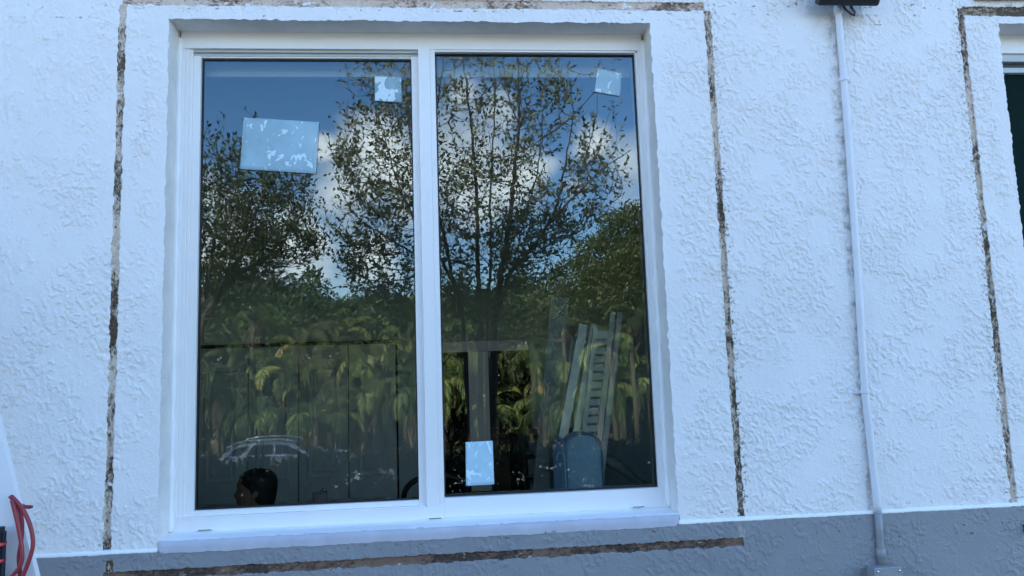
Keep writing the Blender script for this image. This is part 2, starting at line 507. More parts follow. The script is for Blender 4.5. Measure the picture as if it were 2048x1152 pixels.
def axis(a, b, step, keys, far0, far1, farstep):
    v = list(np.arange(far0, a, farstep)) + list(np.arange(a, b, step)) + list(np.arange(b, far1, farstep)) + [far1]
    v = [x for x in v if all(abs(x - k) > step * 0.55 for k in keys)] + list(keys)
    return np.array(sorted(v))

def smooth_noise(X, Z, s, seed):
    """cheap value noise on a grid of world coordinates"""
    r = np.random.default_rng(seed); G = r.random((256, 256))
    x = X * s; z = Z * s; xi = np.floor(x).astype(int); zi = np.floor(z).astype(int)
    fx = x - xi; fz = z - zi; fx = fx * fx * (3 - 2 * fx); fz = fz * fz * (3 - 2 * fz)
    g = lambda i, j: G[i % 256, j % 256]
    return (g(xi, zi) * (1 - fx) + g(xi + 1, zi) * fx) * (1 - fz) + (g(xi, zi + 1) * (1 - fx) + g(xi + 1, zi + 1) * fx) * fz

# scars: x0, x1, z0, z1, material index, depth
SCARS = [(-1.180, -1.155, BASE_Z + .006, 3.222, 1), (1.018, 1.043, BASE_Z + .004, 3.222, 1), (2.074, 2.099, BASE_Z + .004, 3.246, 1),
         (-1.170, 1.020, 3.222, 3.257, 2), (2.099, 3.98, 3.212, 3.251, 3)]

def fbm(X, Z, s, o, seed, g=0.5):
    a = 1.0; t = 0; m = 0
    for k in range(o):
        t = t + a * smooth_noise(X, Z, s * 2.03 ** k, seed + 11 * k); m += a; a *= g
    return t / m

def sstep(v, a, b):
    t = np.clip((v - a) / (b - a), 0, 1)
    return t * t * (3 - 2 * t)

def stucco_height(X, Z, seed):
    """metres of relief: curly knocked-down ridges in patches, smoother trowelled areas between"""
    X = X + 40.0; Z = Z + 40.0
    w1 = fbm(X, Z, 44, 2, seed + 1) - .5; w2 = fbm(X, Z, 44, 2, seed + 2) - .5
    ca, sa = math.cos(R_(28)), math.sin(R_(28))
    U = (X * ca + Z * sa) * 1.0 + w1 * .016; V = (-X * sa + Z * ca) * .62 + w2 * .016
    a = fbm(U, V, 114, 3, seed + 3, .5)
    ra = sstep(a, .52, .57) * (1 - .30 * sstep(a, .62, .8))
    b = fbm(U + 3, V, 56, 3, seed + 4, .5)
    rb = 1 - sstep(np.abs(b - .5), .006, .030)
    pa = sstep(fbm(X, Z, 8.5, 4, seed + 5, .65), .40, .54) * .85 + .15
    pb = sstep(fbm(X, Z, 10, 3, seed + 6), .44, .60)
    h = ra * pa + rb * pb * .8
    # upright trowel drags on the upper left
    lf = sstep(-(X - 40), 1.15, 1.45) * sstep(Z - 40, 2.4, 2.85) * .8
    c = fbm(X * .9 + w1 * .02, Z * .16 + w2 * .01, 80, 3, seed + 7, .5)
    c2 = 1 - sstep(np.abs(fbm(X * .8 + w1 * .03, Z * .22, 36, 3, seed + 8) - .5), .008, .04)
    h = h * (1 - lf) + (sstep(c, .5, .6) * pa + c2 * .7) * lf
    fine = fbm(X, Z, 150, 2, seed + 9)
    return h * .0034 + fine * .0005 + (fbm(X, Z, 9, 3, seed + 10) - .5) * .004 + (fbm(X, Z, 1.7, 2, seed + 12) - .5) * .006

def face_wall(name, xs, zs, y0, holes, scars, mats, disp=1.0, jag=0.0058, calm=()):
    nx, nz = len(xs), len(zs)
    X, Z = np.meshgrid(xs, zs, indexing='ij')
    Y = np.full_like(X, y0)
    H = stucco_height(X, Z, 100) * disp
    for h in calm:      # plaster is rubbed smoother in a border round each opening
        dx = np.maximum(np.maximum(h[0] - X, X - h[1]), 0); dz = np.maximum(np.maximum(h[2] - Z, Z - h[3]), 0)
        d = np.sqrt(dx * dx + dz * dz)
        H = H * (0.35 + 0.65 * sstep(d + (fbm(X + 7, Z, 12, 2, 77) - .5) * .05, .015, .075))
    Y = Y - H
    jx = (fbm(X + 30, Z + 30, 45, 3, 3, .7) - 0.5) * 2.2 * jag; jz = (fbm(X + 30, Z + 30, 42, 3, 4, .7) - 0.5) * 2.2 * jag
    XX, ZZ = X.copy(), Z.copy()
    lines_x = sorted({v for s in scars for v in s[:2]} | {v for h in holes for v in h[:2]})
    lines_z = sorted({v for s in scars for v in s[2:4]} | {v for h in holes for v in h[2:4]})
    for v in lines_x:
        k = np.abs(X - v) < 1e-6; XX[k] += jx[k]
    for v in lines_z:
        k = np.abs(Z - v) < 1e-6; ZZ[k] += jz[k]
    ins = np.zeros_like(X, bool)
    for s in scars:
        e = 1e-6
        k = (X > s[0] + e) & (X < s[1] - e) & (Z > s[2] + e) & (Z < s[3] - e)
        ins |= k
    Y[ins] = y0 + 0.0050 + (fbm(X + 9, Z, 90, 3, 55)[ins] - .5) * .003
    idx = np.arange(nx * nz).reshape(nx, nz)
    q = np.stack([idx[:-1, :-1], idx[1:, :-1], idx[1:, 1:], idx[:-1, 1:]], -1).reshape(-1, 4)
    cx = ((X[:-1, :-1] + X[1:, 1:]) / 2).ravel(); cz = ((Z[:-1, :-1] + Z[1:, 1:]) / 2).ravel()
    keep = np.ones(len(q), bool); mi = np.zeros(len(q), int)
    for h in holes:
        keep &= ~((cx > h[0]) & (cx < h[1]) & (cz > h[2]) & (cz < h[3]))
    for s in scars:
        mi[(cx > s[0]) & (cx < s[1]) & (cz > s[2]) & (cz < s[3])] = s[4]
    V = np.stack([XX, Y, ZZ], -1).reshape(-1, 3)
    o = np_mesh(name, V, q[keep], mats, house, mi[keep], smooth=True)
    return XX, Y, ZZ

STEP = 0.0031

kx = [WX0, WX1, VX0, VX1] + [v for s in SCARS for v in s[:2]] + [(s[0] + s[1]) / 2 for s in SCARS[:3]] + [s[0] + 0.005 for s in SCARS[:3]] + [s[1] - 0.005 for s in SCARS[:3]]
kz = [WZ0, WZ1, VZ1, BASE_Z] + [v for s in SCARS for v in s[2:4]] + [3.227, 3.240, 3.217, 3.231, 3.246]
kx = sorted(set(round(v, 5) for v in kx)); kz = sorted(set(round(v, 5) for v in kz))
kz = [z for i, z in enumerate(kz) if i == 0 or z - kz[i - 1] > 0.0015]
def axis2(keys, fine, mid, far):
    # fine spacing where the photograph looks, coarser to the sides
    v = [far[0]]
    while v[-1] < far[1]:
        x = v[-1]
        v.append(x + (STEP if fine[0] <= x < fine[1] else 0.013 if mid[0] <= x < mid[1] else 0.4))
        for lim in (mid[0], fine[0]):
            if x < lim < v[-1]: v[-1] = lim
    v[-1] = far[1]
    v = [x for x in v if all(abs(x - k) > STEP * 0.5 for k in keys)] + list(keys)
    return np.array(sorted(v))
xs = axis2(kx, (-1.75, 2.45), (-3.2, 4.4), (HX0, HX1))
zs = axis2(kz, (BASE_Z, 3.33), (BASE_Z, 3.8), (BASE_Z, HTOP))
holes = [(WX0, WX1, WZ0, WZ1), (VX0, VX1, VZ0, VZ1)]
def snap(v, arr): return arr[np.argmin(np.abs(arr - v))]
holes = [(snap(a, xs), snap(b, xs), snap(c, zs), snap(d, zs)) for a, b, c, d in holes]
SC2 = [(snap(a, xs), snap(b, xs), snap(c, zs), snap(d, zs), m) for a, b, c, d, m in SCARS]
XX, YY, ZZ = face_wall('wall', xs, zs, 0.0, holes, SC2, [M_STUCCO, M_SCAR, M_SCAR_H, M_SCAR_D], calm=holes)

# reveals: plaster returns from the ragged opening edge back to the frame
def reveal(h, parent, name):
    ix0, ix1 = [int(np.argmin(np.abs(xs - v))) for v in h[:2]]
    iz0, iz1 = [int(np.argmin(np.abs(zs - v))) for v in h[2:4]]
    b = MB()
    loop = [(i, iz1) for i in range(ix0, ix1 + 1)] + [(ix1, j) for j in range(iz1 - 1, iz0 - 1, -1)] 
    loop = [(ix0, j) for j in range(iz0, iz1)] + loop
    rings = []
    for dpt, f in ((None, 0), (0.006, 0.6), (0.03, 1.0), (0.07, 1.0), (REC + 0.02, 1.0)):
        ring = []
        for (i, j) in loop:
            x, y, z = XX[i, j], YY[i, j], ZZ[i, j]
            if dpt is not None:
                # ease towards a straight line and tuck slightly
                x += (xs[i] - x) * f; z += (zs[j] - z) * f
                w = 0.0015 * math.sin(i * 1.7 + j * 2.3 + dpt * 90)
                if i == ix0: x -= 0.001 + w
                if i == ix1: x += 0.001 + w
                if j == iz1: z += 0.001 + w
                y = dpt
            ring.append((x, y, z))
        rings.append(ring)
    n = len(loop); vs = [v for r in rings for v in r]
    fs = [(r * n + k, r * n + k + 1, (r + 1) * n + k + 1, (r + 1) * n + k) for r in range(len(rings) - 1) for k in range(n - 1)]
    b.add(vs, fs)
    return b.build(name, M_REVEAL, parent, smooth=True)
for h in holes:
    reveal(h, house, 'window_reveal')

# grey base with its rusty track scar, standing a little proud, and the white bead along its top
RUST = (-1.175, 1.028, 1.193, 1.222)
bxs = axis2([RUST[0], RUST[1], -1.168, -1.142, 1.016, 1.036], (-1.75, 2.45), (-3.2, 4.4), (HX0, HX1))
bzs = axis2([RUST[2], RUST[3], 1.262], (0.93, 1.4), (0.5, 1.4), (-0.3, BASE_Z - 0.004))
face_wall('grey_base', bxs, bzs, -0.009, [], [(*RUST, 1), (-1.168, -1.142, RUST[3] + 1e-4, 1.262, 2), (1.016, 1.036, RUST[3] + 1e-4, 1.262, 3)], [M_BASE, M_RUST, M_SCAR, M_PATCH], disp=0.72)
def bead(name, x0, x1, mat, prof, wob=0.0012, step=0.02, parent=None, ends=0.0):
    n = int((x1 - x0) / step); b = MB(); vs = []
    for i in range(n + 1):
        x = x0 + (x1 - x0) * i / n
        for k, (y, z) in enumerate(prof):
            a = wob * math.sin(i * 0.9 + k) * math.cos(i * 0.37 + 2 * k) + random.uniform(-wob, wob) * 0.6
            e = min(1.0, min(x - x0, x1 - x) / ends) if ends > 0 else 1.0
            e = math.sin(e * math.pi / 2) ** .6 if e > 0 else 0
            if ends > 0:
                a += (-.002 + .0015 * math.sin(x * 31) * math.cos(x * 13)) * (k / (len(prof) - 1))
                z = prof[0][1] + (z - prof[0][1]) * (0.25 + 0.75 * e); y = y * e
            vs.append((x, y - abs(a) * 0.5, z + a))
    m = len(prof)
    b.add(vs, [(i * m + k, (i + 1) * m + k, (i + 1) * m + k + 1, i * m + k + 1) for i in range(n) for k in range(m - 1)])
    return b.build(name, mat, parent, smooth=True)
for a, c in ((-3.2, WX0 + 0.004), (WX1 - 0.004, 4.4)):
    bead('base_bead', a, c, M_CAULK, [(0.002, BASE_Z + .009), (-0.004, BASE_Z + .005), (-0.010, BASE_Z + .0015), (-0.0115, BASE_Z - 0.004), (-0.008, BASE_Z - 0.008)], parent=house)
for a, c, hz in ((WX0, WX1, WZ0), (VX0, VX1, VZ0)):
    # smooth painted sill face, then the caulked slope up to the frame
    bead('sill_face', a - 0.002, c + 0.002, M_LILAC, [(-0.003, hz + .001), (-0.0085, hz - 0.001), (-0.0115, hz - 0.005), (-0.0120, hz - 0.020), (-0.0120, hz - 0.036)], 0.0010, step=0.008, parent=house, ends=0.02)
    bead('sill_caulk', a - 0.004, c + 0.004, M_CAULK, [(-0.006, hz + 0.0005), (0.0, hz + .003), (0.03, hz + .0045), (REC - 0.012, hz + .005), (REC + 0.002, hz + 0.010)], 0.0008, parent=house)

# upright caulk lines in the corners of the reveal
for x, s in ((WX0, 1), (WX1, -1)):
    b = MB()
    pts = [(x + s * 0.004, REC - 0.004, WZ0 + 0.01 + 0.02 * k) for k in range(92)]
    b.tube(pts, [0.010 + 0.002 * math.sin(k * 0.8) + random.uniform(-.001, .001) for k in range(92)], 8)
    b.build('reveal_caulk', M_CAULK, house, smooth=True)

# rest of the building: sides, back, roof, inner leaf
b = MB()
b.box(HX0 - .25, HX0, 0.0, HBACK, -0.3, HTOP)
b.box(HX1, HX1 + .25, 0.0, HBACK, -0.3, HTOP)
b.box(HX0 - .25, HX1 + .25, HBACK, HBACK + .25, -0.3, HTOP)
b.build('side_wall', M_STUCCO, house)
b = MB(); b.box(HX0 - .45, HX1 + .45, -0.12, HBACK + .45, HTOP, HTOP + .3, 0.02)
b.build('roof', M_BASE, house)
# short length of old track above the next window
b = MB(); b.box(2.150, 3.95, -0.030, -0.002, 3.279, 3.296, 0.002); b.box(2.150, 3.95, -0.012, -0.002, 3.296, 3.33, 0.002)
b.build('shutter_track', plain('track_metal', (0.36, 0.33, 0.30), 0.6, var=0.25, vscale=25), house)

# ------------------------------------------------------------------ windows
def bevel_boxes(name, boxes, mat, parent, bev=0.0015):
    b = MB()
    for bx in boxes:
        b.box(*bx, bev)
    return b.build(name, mat, parent)

win = empty('sliding_window', (0, 0, 0)); win.parent = house
Y0 = REC
# fixed outer frame: head, jambs, sill; mullion and beads stand proud of one another by a few millimetres
bevel_boxes('outer_frame', [
    (-0.998, 0.792, Y0, 0.19, 3.105, 3.172),
    (-0.998, -0.982, Y0 + .001, 0.19, 1.318, 3.105), (-0.982, -0.968, Y0 + .006, 0.19, 1.366, 3.105), (-0.968, -0.957, Y0 + .011, 0.19, 1.366, 3.105),
    (0.772, 0.800, Y0 + .001, 0.19, 1.312, 3.105), (0.762, 0.772, Y0 + .005, 0.19, 1.392, 3.099),
    (-0.982, -0.040, Y0 - .001, 0.19, 1.318, 1.366),
    (-0.040, 0.772, Y0 - .001, 0.19, 1.322, 1.392),
    (-0.042, 0.764, Y0 + .004, 0.14, 3.097, 3.105)], M_ALU, win)
bevel_boxes('mullion', [(-0.103, -0.058, Y0 - .003, 0.19, 1.366, 3.105), (-0.058, -0.0385, Y0 + .001, 0.18, 1.360, 3.105)], M_ALU, win)
bevel_boxes('head_track', [(-0.957, -0.103, Y0 + .012, 0.16, 3.095, 3.105), (-0.957, -0.103, Y0 + .022, 0.16, 3.083, 3.095)], M_TRACK, win, 0.001)
bevel_boxes('sash', [(-0.957, -0.930, 0.119, 0.155, 1.366, 3.083), (-0.131, -0.1035, 0.119, 0.155, 1.366, 3.083),
                     (-0.930, -0.131, 0.1195, 0.155, 1.366, 1.386), (-0.930, -0.131, 0.124, 0.155, 3.0775, 3.083)], M_ALU, win)
# sill weather lip under the sash
bevel_boxes('sill_lip', [(-0.980, -0.106, 0.096, 0.119, 1.364, 1.3685)], M_CAULK, win, 0.0008)
def ring(name, x0, x1, z0, z1, w, y0, y1, mat, parent):
    b = MB()
    b.box(x0, x1, y0, y1, z0, z0 + w); b.box(x0, x1, y0, y1, z1 - w, z1)
    b.box(x0, x0 + w, y0, y1, z0 + w, z1 - w); b.box(x1 - w, x1, y0, y1, z0 + w, z1 - w)
    return b.build(name, mat, parent)
ring('gasket', -0.930, -0.131, 1.386, 3.0775, 0.005, 0.134, 0.150, M_GASKET, win)
ring('gasket', -0.038, 0.762, 1.392, 3.097, 0.005, 0.121, 0.136, M_GASKET, win)
def pane(x0, x1, z0, z1, y, mat, parent):
    b = MB(); b.box(x0, x1, y, y + 0.006, z0, z1)
    # only the outer face mirrors and tints; the body is one closed slab
    b2 = MB(); b2.add([(x0, y, z0), (x1, y, z0), (x1, y, z1), (x0, y, z1)], [(0, 1, 2, 3)])
    return b2.build('glass_pane', mat, parent)
pane(-0.926, -0.135, 1.390, 3.074, 0.140, M_GLASS, win)
pane(-0.034, 0.758, 1.396, 3.093, 0.127, M_GLASS, win)
for x0, x1 in ((-0.915, -0.848), (-0.107, -0.040), (0.645, 0.712)):
    zc = 1.3255 + (0.004 if x0 > 0.5 else 0)
    b = MB(); b.box(x0, x1, Y0 - 0.006, Y0 - 0.001, zc - .0045, zc + .0045, 0.0015)
    wc = b.build('weep_cover', M_CAULK, win)
    b = MB(); b.box(x0 + .012, x1 - .012, Y0 - 0.0075, Y0 - 0.0055, zc - .0035, zc - .0015); b.build('weep_slot', M_GASKET, win)
# pale strip added behind the glass along the head of each pane
bevel_boxes('pale_head_strip', [(-0.94, -0.12, 0.20, 0.225, 3.034, 3.16), (-0.03, 0.77, 0.20, 0.225, 3.034, 3.16)], M_TRACK, win)

win2 = empty('sliding_window', (0, 0, 0)); win2.parent = house
bevel_boxes('outer_frame', [(VX0 - .004, VX1 + .004, Y0, 0.19, 3.102, 3.190), (VX0 - .004, VX0 + .04, Y0 + .001, 0.19, 1.318, 3.102), (VX1 - .04, VX1 + .004, Y0 + .001, 0.19, 1.318, 3.102), (VX0 + .04, VX1 - .04, Y0, .19, 1.318, 1.37)], M_ALU, win2)
bevel_boxes('head_track', [(VX0 + .04, VX1 - .04, Y0 + .01, 0.16, 3.070, 3.102)], M_TRACK, win2, .001)
bevel_boxes('sash', [(VX0 + .04, VX1 - .04, Y0 + .02, 0.155, 3.025, 3.047), (VX0 + .04, VX0 + .07, Y0 + .02, 0.155, 1.39, 3.025), (3.10, 3.15, Y0 + .02, 0.155, 1.39, 3.025), (VX1 - .07, VX1 - .04, Y0 + .02, 0.155, 1.39, 3.025), (VX0 + .04, VX1 - .04, Y0 + .02, 0.155, 1.37, 1.39)], M_TRACK, win2)
bevel_boxes('gasket', [(VX0 + .04, VX1 - .04, Y0 + .03, 0.15, 3.047, 3.070)], M_GASKET, win2, 0.001)
M_DARK_PANE = plain('dark_pane_sheet', (0.010, 0.024, 0.022), 0.9, spec=0.03, var=0.2, vscale=3)  # opaque sheet instead of glass; the dark reflection is put into its colour
b = MB(); b.box(VX0 + .06, VX1 - .06, 0.140, 0.144, 1.385, 3.030); b.build('dark_pane_sheet', M_DARK_PANE, win2)

# ------------------------------------------------------------------ room behind the glass
room = MB()
RX0, RX1, RY1, RZ = -2.9, 1.62, 2.90, 3.32
DX0, DX1, DZ = -0.07, 0.60, 2.050            # dark doorway in the back wall
CX0, CX1, CZ = -2.62, -0.41, 2.108           # closet opening
def q(a, b_, c, d): room.add([a, b_, c, d], [(0, 1, 2, 3)])
q((RX0, 0.19, 0), (RX0, RY1, 0), (RX0, RY1, RZ), (RX0, 0.19, RZ))
q((RX1, 0.19, 0), (RX1, RY1, 0), (RX1, RY1, RZ), (RX1, 0.19, RZ))
q((RX0, 0.19, RZ), (RX1, 0.19, RZ), (RX1, RY1, RZ), (RX0, RY1, RZ))
for x0, x1, z0, z1 in ((RX0, CX0, 0, RZ), (CX1, DX0, 0, RZ), (DX1, RX1, 0, RZ), (CX0, CX1, CZ, RZ), (DX0, DX1, DZ, RZ)):
    q((x0, RY1, z0), (x1, RY1, z0), (x1, RY1, z1), (x0, RY1, z1))
for x0, x1, z0, z1 in ((RX0, -0.985, 0, RZ), (0.785, RX1, 0, RZ), (-0.985, 0.785, 0, 1.36), (-0.985, 0.785, 3.12, RZ)):
    q((x0, 0.192, z0), (x1, 0.192, z0), (x1, 0.192, z1), (x0, 0.192, z1))
room.build('room_wall', M_IWALL, house)
b = MB(); b.add([(RX0, 0.19, 0), (RX1, 0.19, 0), (RX1, 5.5, 0), (RX0, 5.5, 0)], [(0, 1, 2, 3)]); b.build('room_floor', M_FLOOR, house)
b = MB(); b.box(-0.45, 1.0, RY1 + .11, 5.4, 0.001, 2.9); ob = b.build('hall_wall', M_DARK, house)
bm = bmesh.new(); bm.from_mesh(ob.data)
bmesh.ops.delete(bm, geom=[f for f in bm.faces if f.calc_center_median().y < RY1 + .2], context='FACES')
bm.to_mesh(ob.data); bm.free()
# closet: jamb gap, four bifold leaves with raised panels, one knob
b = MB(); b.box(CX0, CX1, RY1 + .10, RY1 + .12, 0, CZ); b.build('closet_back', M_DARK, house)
lines = [-2.615, -2.25, -1.885, -1.513, -1.146, -0.780, -0.422]
for i in range(len(lines) - 1):
    x0, x1 = lines[i] + .004, lines[i + 1] - .004
    leaf = MB(); yf = RY1 + .02
    leaf.box(x0, x1, yf, yf + .03, 0.02, CZ - .030, 0.002)
    xm0, xm1 = x0 + .085, x1 - .085
    lo = leaf.build('closet_door', M_DOOR, house)
    pn = MB()
    for z0, z1 in ((0.16, 0.94), (1.12, 1.90)):
        for e, yy in ((0.0, -.006), (0.018, -.001), (0.034, -.009)):
            pass
        # moulding frame then raised field
        for (a0, a1, c0, c1) in ((xm0 - .020, xm1 + .020, z0 - .020, z0), (xm0 - .020, xm1 + .020, z1, z1 + .020), (xm0 - .020, xm0, z0, z1), (xm1, xm1 + .020, z0, z1)):
            pn.box(a0, a1, yf - .020, yf - .0004, c0, c1, 0.003)
        pn.box(xm0 + .022, xm1 - .022, yf - .013, yf - .0004, z0 + .022, z1 - .022, 0.006)
    po = pn.build('door_panel', M_DOOR, house); po.parent = lo
    if i == 4:
        k = MB(); k.lathe([(0.006, 0), (0.008, 0.02), (0.017, 0.028), (0.019, 0.038), (0.012, 0.047), (0.002, 0.049)], (-0.955, yf - .001, 1.015), 16, M=Matrix.Rotation(R_(90), 3, 'X'))
        ko = k.build('door_knob', M_CHROME, house, smooth=True); ko.parent = lo
# beige door frame just inside the dark doorway
FY = 2.05
f0, f1, f2, f3, f4 = at(884, 686, FY), at(1058, 700, FY), at(936, 700, FY), at(976, 700, FY), at(955, 700, FY)
b = MB(); b.box(f0.x - .05, f1.x, FY, FY + .06, f1.z, f0.z + .005, 0.003); b.build('door_casing', M_BEIGE, house)
b = MB(); b.box(f2.x, f3.x, FY + .004, FY + .056, 0.0, f1.z, 0.003); b.build('door_post', M_BEIGE, house)
def thing(name, loc, label, cat, group=None):
    return empty(name, loc, label, cat, group)

# ------------------------------------------------------------------ things in the room
cab = thing('cabinet', (0.36, 3.3, 0), 'dark brown wooden cabinet standing in the doorway beside the beige post', 'cabinet')
b = MB(); b.box(0.272, 0.43, RY1 + .13, 3.6, 0.05, 1.36, 0.006); b.build('body', M_BROWN, cab)
for x in (0.277, 0.352):
    b = MB(); b.box(x, x + .072, RY1 + .115, RY1 + .129, 0.09, 1.32, 0.003); b.build('door', M_BROWN, cab)
for x in (0.285, 0.415):
    b = MB(); b.box(x - .01, x + .01, RY1 + .15, RY1 + .17, 0.0, 0.05); b.build('foot', M_BROWN, cab)

shf = thing('bookshelf', (0.78, 2.7, 0), 'black bookshelf with boxes on it against the back wall right of the doorway', 'shelf')
b = MB()
for x in (0.485, 0.985): b.box(x, x + .018, 2.52, 2.86, 0, 1.40, 0.002)
b.build('side_panel', M_BLACK, shf)
for z in (0.05, 0.55, 0.93, 1.09, 1.25, 1.382):
    b = MB(); b.box(0.503, 0.985, 2.525, 2.86, z, z + .018, 0.002); b.build('shelf', plain('shelf_%d' % int(z * 100), (0.12, 0.13, 0.14), 0.5), shf)
for i, (x, z, w, h, c) in enumerate([(0.53, 0.949, 0.12, 0.09, (0.25, 0.28, 0.3)), (0.70, 0.949, 0.2, 0.11, (0.10, 0.12, 0.16)), (0.52, 1.109, 0.09, 0.10, (0.30, 0.30, 0.28)), (0.66, 1.109, 0.22, 0.08, (0.08, 0.08, 0.1)), (0.53, 1.269, 0.16, 0.07, (0.2, 0.22, 0.24))]):
    t = ['short grey box at the left end of the low black shelf', 'wide dark navy box on the low black shelf', 'small beige box on the middle black shelf', 'flat black box on the middle black shelf', 'low grey box on the top black shelf'][i]
    b = MB(); b.box(x, x + w, 2.56, 2.75, z, z + h, 0.004); b.box(x - .002, x + w + .002, 2.558, 2.752, z + h - .022, z + h + .003, 0.002)
    tag(b.build('storage_box', plain('box_card_%d' % i, c, 0.7)), t, 'box', 'boxes on the black shelf')

# seated woman seen in profile, facing left
per = None
def loft(b, rings, n=28):
    """rings: (centre, front, back, half width, up axis frame) -> closed surface; front is -x"""
    vs = []
    for cx, cy_, cz, fr, bk, hw, nose in rings:
        for k in range(n):
            a = 2 * math.pi * k / n
            c, s_ = math.cos(a), math.sin(a)
            ex = 0.85
            x = (abs(c) ** ex) * (1 if c > 0 else -1); y = (abs(s_) ** ex) * (1 if s_ > 0 else -1)
            px = cx + (x * bk if x > 0 else x * fr)
            py = cy_ + y * hw
            if nose > 0 and c < -0.8:
                px -= nose * ((-c - 0.8) / 0.2) ** 1.5
            vs.append((px, py, cz))
    m = len(rings)
    fs = [(i * n + k, i * n + (k + 1) % n, (i + 1) * n + (k + 1) % n, (i + 1) * n + k) for i in range(m - 1) for k in range(n)]
    fs.append(tuple(reversed(range(n)))); fs.append(tuple((m - 1) * n + k for k in range(n)))
    b.add(vs, fs)
PX, PY = -1.105, 1.60
b = MB()
# (x, y, z, front, back, half width, nose bump)
loft(b, [(PX + .02, PY, 0.50, .12, .12, .17, 0), (PX + .02, PY, 0.60, .12, .12, .165, 0), (PX + .015, PY, 0.72, .105, .10, .14, 0), (PX + .01, PY, 0.84, .12, .10, .15, 0),
         (PX + .01, PY, 0.93, .125, .105, .17, 0), (PX + .015, PY, 1.00, .10, .10, .19, 0), (PX + .02, PY, 1.045, .075, .08, .16, 0), (PX + .02, PY, 1.075, .055, .06, .075, 0),
         (PX + .015, PY, 1.10, .052, .055, .056, 0), (PX + .01, PY, 1.125, .058, .055, .054, 0), (PX, PY, 1.139, .083, .062, .050, 0.006), (PX, PY, 1.150, .092, .068, .056, 0.010),
         (PX, PY, 1.160, .092, .072, .060, 0.007), (PX, PY, 1.168, .094, .075, .063, 0.011), (PX, PY, 1.174, .092, .078, .064, 0.009), (PX, PY, 1.181, .093, .08, .066, 0.013), (PX, PY, 1.189, .093, .083, .067, 0.012),
         (PX, PY, 1.199, .094, .087, .069, 0.024), (PX, PY, 1.207, .094, .09, .070, 0.027), (PX, PY, 1.218, .093, .094, .071, 0.020), (PX, PY, 1.232, .091, .097, .072, 0.012), (PX, PY, 1.243, .091, .099, .073, 0.008),
         (PX, PY, 1.256, .095, .101, .074, 0.006), (PX, PY, 1.275, .094, .102, .074, 0.003), (PX, PY, 1.295, .089, .100, .072, 0), (PX, PY, 1.315, .078, .092, .064, 0), (PX, PY, 1.331, .058, .072, .050, 0), (PX, PY, 1.340, .03, .04, .028, 0)])
for s_ in (-1, 1):
    # arm resting on the lap, thigh, shin, foot
    b.tube([(PX + .02, PY + s_ * .165, 1.0), (PX + .03, PY + s_ * .20, 0.93), (PX + .03, PY + s_ * .215, 0.80), (PX + .0, PY + s_ * .21, 0.69), (PX - .10, PY + s_ * .17, 0.655), (PX - .22, PY + s_ * .11, 0.65), (PX - .25, PY + s_ * .095, 0.648)], [.045, .048, .042, .038, .034, .026, .024], 10)
    b.tube([(PX + .02, PY + s_ * .09, 0.55), (PX - .15, PY + s_ * .10, 0.56), (PX - .42, PY + s_ * .10, 0.545), (PX - .46, PY + s_ * .10, 0.47), (PX - .45, PY + s_ * .10, 0.28), (PX - .43, PY + s_ * .10, 0.09), (PX - .46, PY + s_ * .10, 0.05), (PX - .58, PY + s_ * .11, 0.035)], [.09, .085, .062, .058, .052, .036, .038, .028], 12)
    hx, hy = PX - .27, PY + s_ * .088
    b.box(hx - .075, hx + .01, hy - .038, hy + .038, 0.633, 0.660, 0.010)
    for j, L in enumerate((0.066, 0.074, 0.070, 0.054)):
        yy = hy - .030 + .020 * j
        b.tube([(hx - .065, yy, 0.650), (hx - .065 - L * .5, yy, 0.648), (hx - .065 - L * .85, yy, 0.636), (hx - .065 - L, yy, 0.624)], [.0088, .0085, .008, .007], 7)
    b.tube([(hx - .01, hy - s_ * .036, 0.647), (hx - .04, hy - s_ * .058, 0.645), (hx - .065, hy - s_ * .066, 0.640)], [.011, .010, .008], 7)
    # ear
    b.tube([(PX + .012, PY + s_ * .070, 1.190), (PX + .006, PY + s_ * .080, 1.200), (PX + .012, PY + s_ * .084, 1.222), (PX + .024, PY + s_ * .082, 1.232), (PX + .030, PY + s_ * .076, 1.218), (PX + .022, PY + s_ * .072, 1.200)], [.007, .008, .008, .008, .007, .006], 7)
per = b.build('person', M_SKIN, None, smooth=True)
md = per.modifiers.new('fuse', 'REMESH'); md.mode = 'VOXEL'; md.voxel_size = 0.0055; md.use_smooth_shade = True
tag(per, 'woman in profile behind the left pane, black hair tied back, facing left', 'person')
# eyes
for s_ in (-1, 1):
    b = MB(); b.lathe([(0.001, -.009), (.006, -.007), (.009, 0), (.006, .007), (.001, .009)], (PX - .079, PY + s_ * .030, 1.236), 10); b.build('eye', M_BLACK, per, smooth=True)
b = MB()
